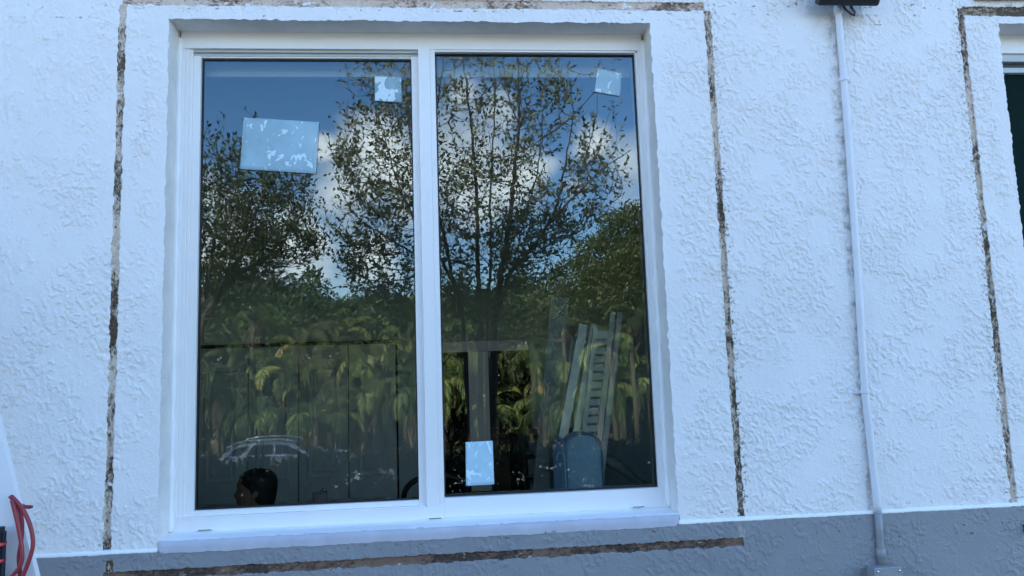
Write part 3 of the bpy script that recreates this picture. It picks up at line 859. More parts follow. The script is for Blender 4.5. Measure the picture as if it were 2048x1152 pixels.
# swept-back hair cap reaching the nape, hairline stepping back over the ear
hv = []; nr, nk = 16, 32
for i in range(nr):
    t = i / (nr - 1)                    # 0 crown, 1 nape
    for k in range(nk):
        a = 2 * math.pi * k / nk        # 0 = back (+x)
        back = (1 + math.cos(a)) / 2
        low = 1.085 + (1 - back) ** 1.0 * 0.0
        # lower edge of the hair: forehead 1.285, temple 1.24, above ear 1.235, nape 1.08
        aa = abs((a + math.pi) % (2 * math.pi) - math.pi)
        edge = np.interp(aa, [0, 1.0, 1.35, 1.75, 2.3, math.pi], [1.085, 1.105, 1.17, 1.245, 1.278, 1.302])
        z = 1.352 - (1.352 - edge) * t
        hz = [1.085, 1.12, 1.16, 1.20, 1.25, 1.28, 1.31, 1.335, 1.3521]
        fr = np.interp(z, hz, [.05, .06, .080, .088, .096, .097, .088, .060, .0])
        bk = np.interp(z, hz, [.075, .085, .100, .110, .115, .115, .104, .076, .0])
        hw = np.interp(z, hz, [.055, .062, .072, .079, .083, .083, .074, .052, .0])
        hv.append((PX + .004 + math.cos(a) * (bk if math.cos(a) > 0 else fr), PY + math.sin(a) * hw, z))
b.add(hv, [(i * nk + k, (i + 1) * nk + k, (i + 1) * nk + (k + 1) % nk, i * nk + (k + 1) % nk) for i in range(nr - 1) for k in range(nk)])
b.tube([(PX + .07, PY, 1.12), (PX + .10, PY, 1.09), (PX + .125, PY, 1.03), (PX + .13, PY, .95), (PX + .13, PY, .88)], [.035, .040, .034, .026, .012], 12)
b.build('hair', M_HAIR, per, smooth=True)
b = MB()
loft(b, [(PX + .02, PY, 0.53, .135, .135, .185, 0), (PX + .02, PY, 0.62, .132, .13, .178, 0), (PX + .015, PY, 0.72, .118, .112, .153, 0), (PX + .01, PY, 0.84, .132, .112, .163, 0),
         (PX + .01, PY, 0.93, .138, .118, .185, 0), (PX + .015, PY, 1.01, .112, .112, .205, 0), (PX + .02, PY, 1.05, .088, .092, .165, 0), (PX + .02, PY, 1.075, .070, .076, .09, 0)])
for s_ in (-1, 1):
    b.tube([(PX + .02, PY + s_ * .165, 1.0), (PX + .03, PY + s_ * .20, 0.93), (PX + .03, PY + s_ * .215, 0.80), (PX + .0, PY + s_ * .21, 0.69), (PX - .10, PY + s_ * .17, 0.655), (PX - .20, PY + s_ * .12, 0.652)], [.056, .058, .053, .049, .045, .036], 12)
b.build('shirt', M_CLOTH, per, smooth=True)
b = MB()
for s_ in (-1, 1):
    b.tube([(PX + .10, PY + s_ * .09, 0.565), (PX - .15, PY + s_ * .10, 0.57), (PX - .42, PY + s_ * .10, 0.555), (PX - .475, PY + s_ * .10, 0.47), (PX - .465, PY + s_ * .10, 0.28), (PX - .44, PY + s_ * .10, 0.10)], [.108, .098, .075, .070, .064, .055], 14)
b.build('trousers', M_JEANS, per, smooth=True)
b = MB(); b.lathe([(0.0005, -.004), (.0035, -.002), (.004, 0), (.0035, .002), (.0005, .004)], (PX + .013, PY - .084, 1.186), 10); b.build('earring', M_CHROME, per, smooth=True)

def four_leg_chair(loc, w, zs_, zt, label, cat, rz=0):
    t = thing('chair', loc, label, cat)
    x, y = loc[0], loc[1]
    def put(o):
        return o
    b = MB(); b.box(x - w / 2, x + w / 2, y - w / 2, y + w / 2, zs_ - .04, zs_, 0.012); b.build('seat', M_BLACK, t)
    for sx in (-1, 1):
        for sy in (-1, 1):
            b = MB(); b.tube([(x + sx * (w / 2 - .03), y + sy * (w / 2 - .03), zs_ - .03), (x + sx * (w / 2 - .01), y + sy * (w / 2 - .01), 0.0)], .013, 8); b.build('leg', M_BLACK, t)
    return t
ch = four_leg_chair((PX + .02, PY, 0), 0.44, 0.455, 0.9, 'black chair under the seated woman', 'chair')
b = MB(); b.box(PX + .20, PX + .225, PY - .18, PY + .18, 0.62, 0.84, 0.01)
for s_ in (-1, 1): b.tube([(PX + .21, PY + s_ * .17, .44), (PX + .225, PY + s_ * .17, .80)], .012, 8)
b.build('backrest', M_BLACK, ch)

# round-backed black chair half hidden by the mullion
ch2 = four_leg_chair((-0.10, 2.12, 0), 0.42, 0.455, 1.2, 'black tube-backed chair whose curved back shows beside the mullion', 'chair')
b = MB()
arc = [(-0.315, 2.05, 0.45), (-0.325, 1.98, 0.80), (-0.315, 1.93, 1.05)] + [(-0.115 - 0.195 * math.cos(math.pi * k / 14), 1.91, 1.10 + 0.125 * math.sin(math.pi * k / 14)) for k in range(15)] + [(0.085, 1.93, 1.05), (0.095, 1.98, 0.80), (0.085, 2.05, 0.45)]
b.tube(arc, 0.017, 10); b.build('back_frame', M_BLACK, ch2, smooth=True)

# chest with the little woven basket
dr = thing('dresser', (-0.66, 1.45, 0), 'low white dresser under the woven basket, just below the sill line', 'dresser')
b = MB(); b.box(-0.86, -0.46, 1.25, 1.66, 0.02, 1.150, 0.006); b.build('body', M_DOOR, dr)
for z in (0.08, 0.43, 0.78):
    b = MB(); b.box(-0.84, -0.48, 1.235, 1.249, z, z + .32, 0.004); d_ = b.build('drawer', M_DOOR, dr)
b = MB(); b.lathe([(0.030, 1.152), (0.036, 1.165), (0.0385, 1.19), (0.040, 1.218), (0.0415, 1.226), (0.039, 1.231), (0.034, 1.226)], (-0.717, 1.4, 0), 28)
t = b.build('basket', M_PINK, None, smooth=True); tag(t, 'small pinkish woven basket in front of the closet doors', 'basket')

# desk, monitor and printer low behind the right pane
dk = thing('desk', (0.14, 1.1, 0), 'black desk hidden below the right pane', 'desk')
b = MB(); b.box(-0.30, 0.42, 0.85, 1.40, 0.72, 0.75, 0.004); b.build('desk_top', M_BLACK, dk)
for x in (-0.28, 0.40):
    for y in (0.87, 1.38):
        b = MB(); b.box(x - .02, x + .02, y - .02, y + .02, 0, 0.72); b.build('leg', M_BLACK, dk)
mo = thing('monitor', (0.16, 1.0, 0.75), 'black computer monitor seen from behind, low in the right pane', 'monitor')
b = MB(); b.box(-0.02, 0.33, 0.99, 1.015, 0.93, 1.262, 0.006); b.box(0.05, 0.26, 0.97, 0.992, 0.98, 1.16, 0.008); b.build('screen', M_BLACK, mo)
b = MB(); b.box(0.13, 0.18, 0.975, 0.99, 0.78, 1.0, 0.003); b.box(0.05, 0.26, 0.92, 1.08, 0.752, 0.766, 0.003); b.build('stand', M_BLACK, mo)

# leaning pieces on the right
def leaning(name, corners, th, mat, label, cat, dy=0.25, parts=None):
    """a board leaning back: corners given low-left, low-right, top-right, top-left at height on their plane"""
    pass
def board(b, p0, p1, w, th, m=0):
    """plank from p0 (foot) to p1 (head), width w along x"""
    p0 = Vector(p0); p1 = Vector(p1); a = (p1 - p0).normalized()
    sx = Vector((1, 0, 0)); sx = (sx - a * sx.dot(a)).normalized(); sy = a.cross(sx).normalized()
    vs = [p + sx * (u * w / 2) + sy * (v * th / 2) for p in (p0, p1) for v in (-1, 1) for u in (-1, 1)]
    b.add(vs, [(0, 1, 3, 2), (4, 6, 7, 5), (0, 4, 5, 1), (2, 3, 7, 6), (0, 2, 6, 4), (1, 5, 7, 3)], m)
def line_pts(xa, za, xb, zb, y0, y1, zfoot=0.005):
    """extend the sight line through (xa,za)-(xb,zb) down to the floor"""
    k = (xb - xa) / (zb - za)
    return (xa - (za - zfoot) * k, y0, zfoot), (xb, y1, zb)
# plain narrow shutter frames
def px_line(xa, ya, xb, yb, dep0, dep1):
    A_, B_ = at(xa, ya, dep0), at(xb, yb, dep1)
    k = (B_ - A_) / (B_.z - A_.z)
    f = A_ + k * (0.005 - A_.z)
    return Vector(f), Vector(B_)
for (xa, xb, w, dy, lab) in [(1125, 1166, 0.038, 0.0, 'outermost narrow grey-green shutter frame leaning left of the louvred one'), (1150, 1187, 0.028, 0.02, 'second narrow grey-green shutter frame, wedged between the outer frame and the louvred one')]:
    b = MB(); p0, p1 = px_line(xa, 875, xb, 650, .52 + dy, .56 + dy); board(b, p0, p1, w, 0.03)
    t = b.build('shutter', M_SHUT, None); tag(t, lab, 'shutter', 'shutters leaning in the room')
lv = thing('louvred_shutter', (0.5, 0.5, 0), 'tallest grey-green louvred shutter leaning on the right', 'shutter', 'shutters leaning in the room')
LA0, LA1 = px_line(1166, 878, 1190, 657, .50, .54)
LB0, LB1 = px_line(1197, 880, 1225, 624, .50, .54)
LC0, LC1 = px_line(1210, 880, 1239, 626, .49, .53)
for q0, q1, w in ((LA0, LA1, .018), (LB0, LB1, .022), (LC0, LC1, .022)):
    b = MB(); board(b, q0, q1, w, 0.028); b.build('stile', M_SHUT, lv)
LB2 = LB0.lerp(LB1, (LA1.z - LB0.z) / (LB1.z - LB0.z))
for t_ in (0.004, .45, .985):
    b = MB(); pa, pb = LA0.lerp(LA1, t_), LB0.lerp(LB2, t_); dv = Vector((0, .003, .018)); nn = Vector((0, .010, 0))
    b.add([pa - dv - nn, pb - dv - nn, pb + dv - nn, pa + dv - nn, pa - dv + nn, pb - dv + nn, pb + dv + nn, pa + dv + nn], [(0, 1, 2, 3), (7, 6, 5, 4), (0, 4, 5, 1), (3, 2, 6, 7)]); b.build('cross_rail', M_SHUT, lv)
for k in range(52):
    t_ = 0.03 + 0.94 * k / 51
    pa = LA0.lerp(LA1, t_); pb = LB0.lerp(LB2, t_)
    b = MB(); dv = Vector((0, .014, .0125)); b.add([pa - dv, pb - dv, pb + dv, pa + dv], [(0, 1, 2, 3)])
    o2 = b.build('slat', M_SHUT, lv); s2 = o2.modifiers.new('t', 'SOLIDIFY'); s2.thickness = 0.005
# pale leaning panel and its thin rail
M_FROST = plain('frosted_panel', (0.75, 0.82, 0.78), 0.3, var=.05)
M_FROST.node_tree.nodes['Principled BSDF'].inputs['Alpha'].default_value = 0.32
b = MB(); p0, p1 = line_pts(0.455, 1.22, 0.612, 2.24, 1.05, 1.35); board(b, p0, p1, 0.10, 0.025)
t = b.build('panel', M_FROST, None); tag(t, 'long pale translucent panel leaning left of the shutters', 'panel')
b = MB(); p0, p1 = line_pts(0.50, 1.22, 0.66, 2.0, 1.0, 1.3); board(b, p0, p1, 0.014, 0.02)
t = b.build('rail', M_PALE, None); tag(t, 'thin pale rail leaning just right of the translucent panel', 'rail')

# blue upholstered seat back with rounded top and piping
bl = thing('armchair', (0.53, 0.7, 0), 'blue upholstered high-backed armchair with rounded top, in front of the shutters', 'armchair')
def slab(x0, x1, y0, y1, z0, z1, rad, n=10):
    pr = [(x0, z0), (x1, z0)] + [(x1 - rad + rad * math.sin(math.pi / 2 * (1 - k / n) ), z1 - rad + rad * math.cos(math.pi / 2 * (1 - k / n))) for k in range(n + 1)] + [(x0 + rad - rad * math.sin(math.pi / 2 * k / n), z1 - rad + rad * math.cos(math.pi / 2 * k / n)) for k in range(n + 1)]
    m = len(pr); ins = 0.012
    cx, cz = (x0 + x1) / 2, (z0 + z1) / 2
    rings = []
    for y, s_ in ((y0, 0.94), (y0 + .012, 0.985), (y0 + .03, 1.0), (y1 - .03, 1.0), (y1, 0.95)):
        rings.append([(cx + (x - cx) * s_, y, cz + (z - cz) * (1 - (1 - s_) * 0.4)) for x, z in pr])
    vs = [v for r in rings for v in r]
    fs = [(r * m + k, r * m + (k + 1) % m, (r + 1) * m + (k + 1) % m, (r + 1) * m + k) for r in range(4) for k in range(m)]
    fs += [tuple(reversed(range(m))), tuple(4 * m + k for k in range(m))]
    return vs, fs, pr
qa, qb, qc, qd = at(1128, 868, .27), at(1206, 950, .27), at(1104, 880, .26), at(1136, 950, .26)
b = MB(); vs, fs, pr = slab(qa.x, qb.x, 0.27, 0.40, 0.40, qa.z, 0.065); b.add(vs, fs); b.build('backrest', M_BLUE, bl, smooth=True)
b = MB(); vs, fs, pr2 = slab(qc.x, qd.x, 0.25, 0.39, 0.40, qa.z - .012, 0.032); b.add(vs, fs); b.build('side_wing', M_BLUED, bl, smooth=True)
b = MB(); b.tube([(x, 0.268, z) for x, z in pr[1:]] , 0.004, 6); b.build('piping', M_BLUED, bl, smooth=True)
b = MB(); qm = (qc.x + qd.x) / 2; b.tube([(qm + (x - qm) * .55, 0.247, z - .055) for x, z in pr2[1:]], 0.004, 6); b.build('piping', M_BLUE, bl, smooth=True)
b = MB(); b.box(0.41, 0.86, 0.27, 0.70, 0.28, 0.46, 0.03); b.build('seat', M_BLUE, bl, smooth=False)
b = MB(); b.tube([(0.66, .56, 1.452), (0.685, .56, 1.428), (0.72, .56, 1.410), (0.762, .56, 1.378), (0.806, .56, 1.336), (0.853, .56, 1.316), (0.880, .56, 1.314)], [.020, .022, .022, .020, .018, .016, .014], 10); b.tube([(.875, .56, 1.31), (.85, .58, .40)], .015, 8); b.build('armrest', plain('arm_paint', (0.30, 0.36, 0.35), 0.4), bl, smooth=True)
for x in (0.44, 0.83):
    for y in (0.32, 0.67):
        b = MB(); b.tube([(x, y, .30), (x, y, 0)], .018, 8); b.build('leg', M_BROWN, bl)

# ------------------------------------------------------------------ film stickers on the panes
def sticker_mat(name, seed, blob, alpha, crescents=False):
    """thin whitish film, stuck down in blotches: blotches are denser than the loose film"""
    m = bpy.data.materials.new(name); m.use_nodes = True
    nt = m.node_tree; p = nt.nodes['Principled BSDF']
    pos = geo_pos(nt)
    mpn = nd(nt, 'ShaderNodeMapping', ins={'Location': (seed * 1.7, 0, seed * 2.3), 'Scale': (1.0, 1.0, 0.75)}); lk(nt, pos, mpn.inputs[0])
    a = noise_n(nt, mpn.outputs[0], 34, 2, 0.5, 0.7)
    mk = ramp_n(nt, a, [(blob, 0.0), (blob + .02, 1.0)])
    soft = ramp_n(nt, noise_n(nt, mpn.outputs[0], 12, 3, 0.5), [(0.3, 0.0), (0.7, 0.14)])
    al = math_n(nt, 'ADD', math_n(nt, 'MULTIPLY_ADD', mk, (1.0 - alpha) * 0.62, alpha), soft, clamp=True)
    lk(nt, mix_c(nt, mk, (0.58, 0.84, 0.95), (0.76, 0.92, 0.97)), p.inputs['Base Color'])
    p.inputs['Roughness'].default_value = 0.5
    lk(nt, al, p.inputs['Alpha'])
    return m
STK = [('film_sticker', [(-0.773, 2.843), (-0.489, 2.824), (-0.501, 2.619), (-0.784, 2.641)], 0.134, 0.60, 0.36, 'largest pale film sheet, stuck slightly crooked high on the left pane'),
       ('film_sticker', [(-0.275, 3.009), (-0.172, 3.005), (-0.171, 2.902), (-0.275, 2.909)], 0.134, 0.50, 0.22, 'small square of pale film high in the right corner of the left pane'),
       ('film_sticker', [(0.61, 3.04), (0.709, 3.017), (0.696, 2.923), (0.593, 2.942)], 0.123, 0.58, 0.42, 'small crooked wrinkled square of pale film high on the right pane'),
       ('film_sticker', [(0.044, 1.587), (0.145, 1.588), (0.146, 1.429), (0.042, 1.428)], 0.123, 0.60, 0.60, 'upright pale rectangle of film at the bottom left of the right pane')]
for i, (nm, cs, y, bl_, al_, lab) in enumerate(STK):
    # cut into a small grid so that the sheet can pucker a little
    b = MB(); N = 12; vs = []
    P = [Vector((c[0], 0, c[1])) for c in cs]
    for u in range(N + 1):
        for v in range(N + 1):
            s_, t_ = u / N, v / N
            p = P[0].lerp(P[1], s_).lerp(P[3].lerp(P[2], s_), t_)
            vs.append((p.x, y - 0.0012 + 0.0007 * math.sin(u * 1.3 + i) * math.cos(v * 1.1 + i), p.z))
    b.add(vs, [(u * (N + 1) + v, u * (N + 1) + v + 1, (u + 1) * (N + 1) + v + 1, (u + 1) * (N + 1) + v) for u in range(N) for v in range(N)])
    o = b.build(nm, sticker_mat('film_%d' % i, i + 1, bl_, al_), None, smooth=True)
    o.modifiers.new('t', 'SOLIDIFY').thickness = 0.0002
    tag(o, lab, 'sticker', 'film stickers left on the new window')

# ------------------------------------------------------------------ on the wall outside
cdt = thing('conduit', (1.54, 0, 1.1), 'thin pale electrical conduit running up the wall from grey box to floodlight', 'conduit')
def cp(z):
    return np.interp(z, [1.09, 1.29, 1.53, 1.724, 2.2, 2.6, 2.935, 3.24], [1.535, 1.539, 1.536, 1.531, 1.545, 1.553, 1.558, 1.560])
zz = [1.105 + k * (3.262 - 1.105) / 60 for k in range(61)]
b = MB(); cy_ = lambda z: np.interp(z, [1.3, 1.5], [-.0195, -.0165])
b.tube([(cp(1.2875), -.0195, 1.2875)] + [(cp(z), cy_(z), z) for z in zz if z >= 1.29], 0.0132, 16); b.build('pipe', M_PVC, cdt, smooth=True)
b = MB(); b.tube([(cp(z), -.0195, z) for z in (1.10, 1.16, 1.22, 1.2875)], 0.0135, 16); b.build('painted_pipe_end', M_PVCG, cdt, smooth=True)
b = MB(); b.lathe([(.0155, 0), (.0175, .002), (.0175, .028), (.015, .031)], (cp(1.13), -.0195, 1.128), 20); b.build('coupling', M_PVCG, cdt, smooth=True)
b = MB(); b.lathe([(.0145, 0), (.0165, .002), (.0165, .030), (.0145, .032)], (cp(3.2), -.0165, 3.205), 20); b.build('coupling', M_PVC, cdt, smooth=True)
for z, tab in ((2.935, 1), (1.724, -1)):
    b = MB(); b.lathe([(.0150, 0), (.0178, .0015), (.0178, .014), (.0150, .0155)], (cp(z), -.0165, z - .007), 20)
    b.box(cp(z) + (tab * .012 if tab > 0 else -.034), cp(z) + (.033 if tab > 0 else -.012), -.012, -.002, z - .0075, z + .0075, 0.001)
    b.lathe([(.001, 0), (.0035, .0005), (.0035, .002), (.001, .003)], (cp(z) + tab * .023, -.0075, z), 8, M=Matrix.Rotation(R_(90), 3, 'X'))
    b.build('strap', M_PVC, cdt, smooth=False)
jb = thing('junction_box', (1.525, 0, 1.0), 'grey painted electrical junction box at the foot of the conduit', 'junction box')
b = MB(); b.box(1.480, 1.580, -0.062, -0.010, 0.96, 1.103, 0.004); b.build('body', M_PVCG, jb)
b = MB(); b.box(1.477, 1.583, -0.068, -0.062, 0.957, 1.106, 0.003)
b.build('cover', M_PVCG, jb)
for x in (1.490, 1.570):
    b = MB(); b.lathe([(.001, 0), (.004, .0005), (.004, .002), (.001, .003)], (x, -.0682, 1.092), 8, M=Matrix.Rotation(R_(90), 3, 'X')); b.build('screw', M_CHROME, jb)

fl = thing('floodlight', (1.6, 0, 3.27), 'black floodlight with pale lens at the top of the conduit', 'floodlight')
Mf = Matrix.Translation((1.572, -0.120, 3.305)) @ Matrix.Rotation(R_(38), 4, 'X')
b = MB()
b.box(-0.125, 0.125, -0.020, 0.022, -0.105, 0.105, 0.010, M=Mf)
for k in range(9): b.box(-0.10 + .024 * k, -0.094 + .024 * k, 0.022, 0.040, -0.08, 0.08, M=Mf)
b.build('housing', M_BLACK, fl)
b = MB(); b.box(-0.108, 0.108, -0.0235, -0.0195, -0.078, 0.078, 0.001, M=Mf); b.build('lens', M_LENS, fl)
b = MB(); b.tube([(1.56, -0.01, 3.262), (1.56, -.03, 3.30), (1.59, -.04, 3.34)], .009, 8); b.lathe([(.03, 0), (.03, .012), (.026, .016)], (1.60, 0, 3.33), 18, M=Matrix.Rotation(R_(90), 3, 'X')); b.build('mounting', M_BLACK, fl, smooth=True)
b = MB(); b.tube([(1.560, -.03, 3.26), (1.575, -.04, 3.215), (1.590, -.05, 3.190), (1.604, -.05, 3.184), (1.608, -.05, 3.196), (1.596, -.05, 3.216), (1.582, -.045, 3.26)], .0042, 8); b.build('cable', M_BLACK, fl, smooth=True)

b = MB(); b.box(2.104, 2.150, -0.022, -0.009, 1.186, 1.214, 0.002); b.box(2.112, 2.119, -0.030, -0.020, 1.178, 1.204, 0.002)
t = b.build('bracket', plain('rusty_metal', (0.14, 0.05, 0.035), 0.8, var=0.5, vscale=70), None); tag(t, 'small rusty bracket on the grey base at the right edge', 'bracket')

# leaning white plank, red cable draped over it, black pole with red bands
b = MB()
p1 = Vector((-1.80, -0.045, 2.85)); p0 = Vector((-1.085, -0.32, -0.15)) 
def plank(b, edge, w, y_top, y_bot, th):
    # edge: right-hand edge points (x, z) top and bottom in the plane near y = -0.12
    pass
k = (-1.329 + 1.455) / (1.251 - 1.711)
zt, zb = 2.6, -0.15
xt = -1.455 + (zt - 1.711) * k; xb = -1.455 + (zb - 1.711) * k
w = 0.098
ea, eb = at(72, 1152, -.140), at(0, 860, -.118)
kk = lambda z: eb.x + (z - eb.z) * (ea.x - eb.x) / (ea.z - eb.z)
ky = lambda z: -.118 + (z - eb.z) * (-.140 + .118) / (ea.z - eb.z)
fr = [(kk(zt), ky(zt), zt), (kk(zb), ky(zb), zb)]
vs = []
for (x, y, z) in fr:
    vs += [(x - w, y, z), (x, y, z), (x - w, y + .022, z), (x, y + .022, z)]
b.add(vs, [(0, 1, 5, 4), (2, 6, 7, 3), (0, 4, 6, 2), (1, 3, 7, 5), (0, 2, 3, 1), (4, 5, 7, 6)])
t = b.build('plank', plain('white_plank', (0.78, 0.78, 0.80), 0.4, var=0.03), None); tag(t, 'long white plank leaning slanted against the wall at the left edge', 'plank')
M_RED = plain('red_cable', (0.30, 0.035, 0.05), 0.42, var=0.15, vscale=10)
b = MB()
def P3(pts, y): return [tuple(at(x, yy, y)) for x, yy in pts]
def sm(pts, n=6):
    out = []
    P = [Vector(p) for p in pts]
    for i in range(len(P) - 1):
        a, b_, c, d = P[max(i - 1, 0)], P[i], P[i + 1], P[min(i + 2, len(P) - 1)]
        for j in range(n):
            t_ = j / n
            out.append(0.5 * ((2 * b_) + (c - a) * t_ + (2 * a - 5 * b_ + 4 * c - d) * t_ ** 2 + (-a + 3 * b_ - 3 * c + d) * t_ ** 3))
    out.append(P[-1]); return out
rc = 0.0062
b.tube(sm(P3([(22, 992), (44, 1016), (60, 1050), (66, 1085), (60, 1115), (46, 1152), (30, 1185)], -.170)), rc, 10)
b.tube(sm(P3([(20, 992), (36, 1012), (44, 1045), (42, 1085), (38, 1115), (41, 1155), (44, 1185)], -.158)), rc, 10)
b.tube(sm(P3([(24, 1000), (36, 1050), (44, 1100), (41, 1130), (22, 1155), (2, 1180)], -.175)), rc, 10)
b.tube(sm(P3([(20, 985), (30, 1000), (46, 1012), (58, 1014), (65, 1013)], -.05)), [0.0062] * 20 + [0.0058, .0055, .005, .0045, .004], 10)
b.tube(sm(P3([(30, 1185), (37, 1192), (44, 1185)], -.095)), rc, 10)
b.tube(sm(P3([(22, 992), (18, 986), (20, 985)], -.08)), rc, 10)
t = b.build('cable', M_RED, None, smooth=True); tag(t, 'loops of dark red cable hanging behind the white plank', 'cable')
pt = at(3, 1060, -.17)
t = thing('pole', (pt.x, -.17, -.154), 'black pole with red bands at the bottom left corner', 'pole')
b = MB(); b.tube([(pt.x, -.17, -.150), (pt.x - .012, -.17, 1.415)], .020, 14)
for k in range(7): b.tube([(pt.x + .021 * math.cos(k), -.17 + .021 * math.sin(k), 0.2), (pt.x - .010 + .021 * math.cos(k), -.17 + .021 * math.sin(k), 1.40)], .004, 6)
b.build('shaft', M_BLACK, t, smooth=True)
M_BAND = plain('red_band', (0.60, 0.05, 0.06), 0.3)
for yy in (1089, 1122):
    c = at(5, yy, -.18); b = MB(); b.lathe([(.0235, -.006), (.026, -.004), (.026, .004), (.0235, .006)], (pt.x - .011, -.17, c.z), 18); b.build('band', M_BAND, t, smooth=True)
# ------------------------------------------------------------------ planting
def leaf_quads(P, D, L, W, r, droop=0.0):
    """diamond leaves: P base points, D directions, lengths L, widths W"""
    n = len(P)
    D = D / np.maximum(np.linalg.norm(D, axis=1, keepdims=True), 1e-9)
    S = np.cross(D, r.normal(size=(n, 3))); S /= np.maximum(np.linalg.norm(S, axis=1, keepdims=True), 1e-9)
    N = np.cross(D, S)
    L = np.broadcast_to(L, (n,))[:, None]; W = np.broadcast_to(W, (n,))[:, None]
    mid = P + D * L * 0.45 + N * L * 0.06
    tip = P + D * L; tip[:, 2] -= droop * L[:, 0]
    V = np.stack([P, mid + S * W / 2, tip, mid - S * W / 2], 1).reshape(-1, 3)
    Q = np.arange(n * 4).reshape(n, 4)
    return V, Q

def build_leaves(name, P, D, L, W, mat, parent, r, bias=None, droop=0.0):
    V, Q = leaf_quads(np.array(P, float), np.array(D, float), L, W, r, droop)
    c = r.random(len(Q)) if bias is None else np.clip(bias + r.normal(size=len(Q)) * 0.12, 0, 1)
    return np_mesh(name, V, Q, mat, parent, cols=c)

def px_poly(pts, dist, wob=0.0):
    out = []
    for p in pts:
        x, y = p[:2]; dd = dist + (p[2] if len(p) > 2 else 0)
        out.append(behind(x, y, dd))
    return out

def stem_tree(name, base, stems, blobs, dist, mats, label, cat, leaf=(0.084, 0.034), group=None, seed=1, per=26, twig=0.34):
    """a tree grown along real stems; blobs are (x, y, rx, ry, number of leafy shoots) of the crown as mirrored in the panes"""
    r = np.random.default_rng(seed); rd = random.Random(seed)
    t = thing(name, base, label, cat, group)
    tb = MB(); nodes = []
    for st in stems:
        pts = sm(px_poly(st['p'], dist + st.get('o', 0)), 6)
        if st.get('root'):
            pts = [Vector(base) + Vector((rd.uniform(-.1, .1), rd.uniform(-.1, .1), -0.1))] + [Vector(base).lerp(pts[0], .5)] + pts
        n = len(pts); r0, r1 = st['r'][0] * .72, st['r'][1] * .8
        for i in range(n):
            pts[i] = pts[i] + Vector((rd.uniform(-1, 1), rd.uniform(-1, 1), rd.uniform(-1, 1))) * 0.012
        tb.tube(pts, [r0 + (r1 - r0) * (i / (n - 1)) ** 0.8 for i in range(n)], 7)
        nodes += [p for i, p in enumerate(pts) if i > n * 0.25]
    trunk = tb.build('trunk', M_BARK, t, smooth=True)
    NP = np.array([tuple(p) for p in nodes])
    bb = MB(); LP = []; LD = []
    for (bx, by, rx, ry, cnt) in blobs:
        for _ in range(cnt):
            while True:
                u, v = rd.uniform(-1, 1), rd.uniform(-1, 1)
                if u * u + v * v < 1: break
            T = np.array(behind(bx + u * rx, by + v * ry, dist + rd.gauss(0, 0.45) + (0.3 if rd.random() < .5 else -0.3)))
            d = np.linalg.norm((NP - T) * np.array([1, 1, 0.8]), axis=1) + np.where(NP[:, 2] > T[2] - 0.05, 0.6, 0)
            k = int(np.argmin(d)); S = NP[k]
            ln = np.linalg.norm(T - S)
            if ln < 0.05 or ln > 1.9: continue
            mid = (S + T) / 2 + np.array([rd.uniform(-.06, .06), rd.uniform(-.06, .06), -0.10 * ln])
            pts = [S, (S * .45 + mid * .55) , mid * .5 + (mid * .5 + T * .5) * .5, T]
            pts = sm([tuple(S), tuple(mid), tuple(T)], 4)
            bb.tube(pts, [0.008 * (1 - i / (len(pts) - 1)) * min(1, ln) + 0.0024 for i in range(len(pts))], 4, cap=False)
            if ln > .4 and rd.random() < .6:
                NP = np.vstack([NP, np.array(pts[len(pts) // 2])[None], np.array(pts[-3])[None]])
            a = np.array(pts[-1]) - np.array(pts[-3]); a /= np.linalg.norm(a) + 1e-9
            # a few side twigs carrying leaves
            for _k in range(4):
                o = np.array(pts[-1 - rd.randrange(0, min(6, len(pts)))])
                dv = a * 0.7 + np.array([rd.gauss(0, .55), rd.gauss(0, .55), rd.gauss(0.25, .5)]); dv /= np.linalg.norm(dv)
                tl = twig * rd.uniform(.5, 1.15); e = o + dv * tl
                bb.tube([tuple(o), tuple(o + dv * tl * .5 + np.array([0, 0, .01])), tuple(e)], [.0021, .0017, .0012], 3, cap=False)
                m = int(per / 4 * rd.uniform(.6, 1.3))
                for j in range(m):
                    f = rd.uniform(.15, 1.0)
                    LP.append(o + dv * tl * f)
                    LD.append(dv * .7 + np.array([rd.gauss(0, .6), rd.gauss(0, .6), rd.gauss(.05, .55)]))
    bo = bb.build('branches', M_BARK, t)
    n = len(LP)
    build_leaves('crown', LP, LD, leaf[0] * r.uniform(.6, 1.2, n), leaf[1] * r.uniform(.8, 1.3, n), mats, t, r)
    return t

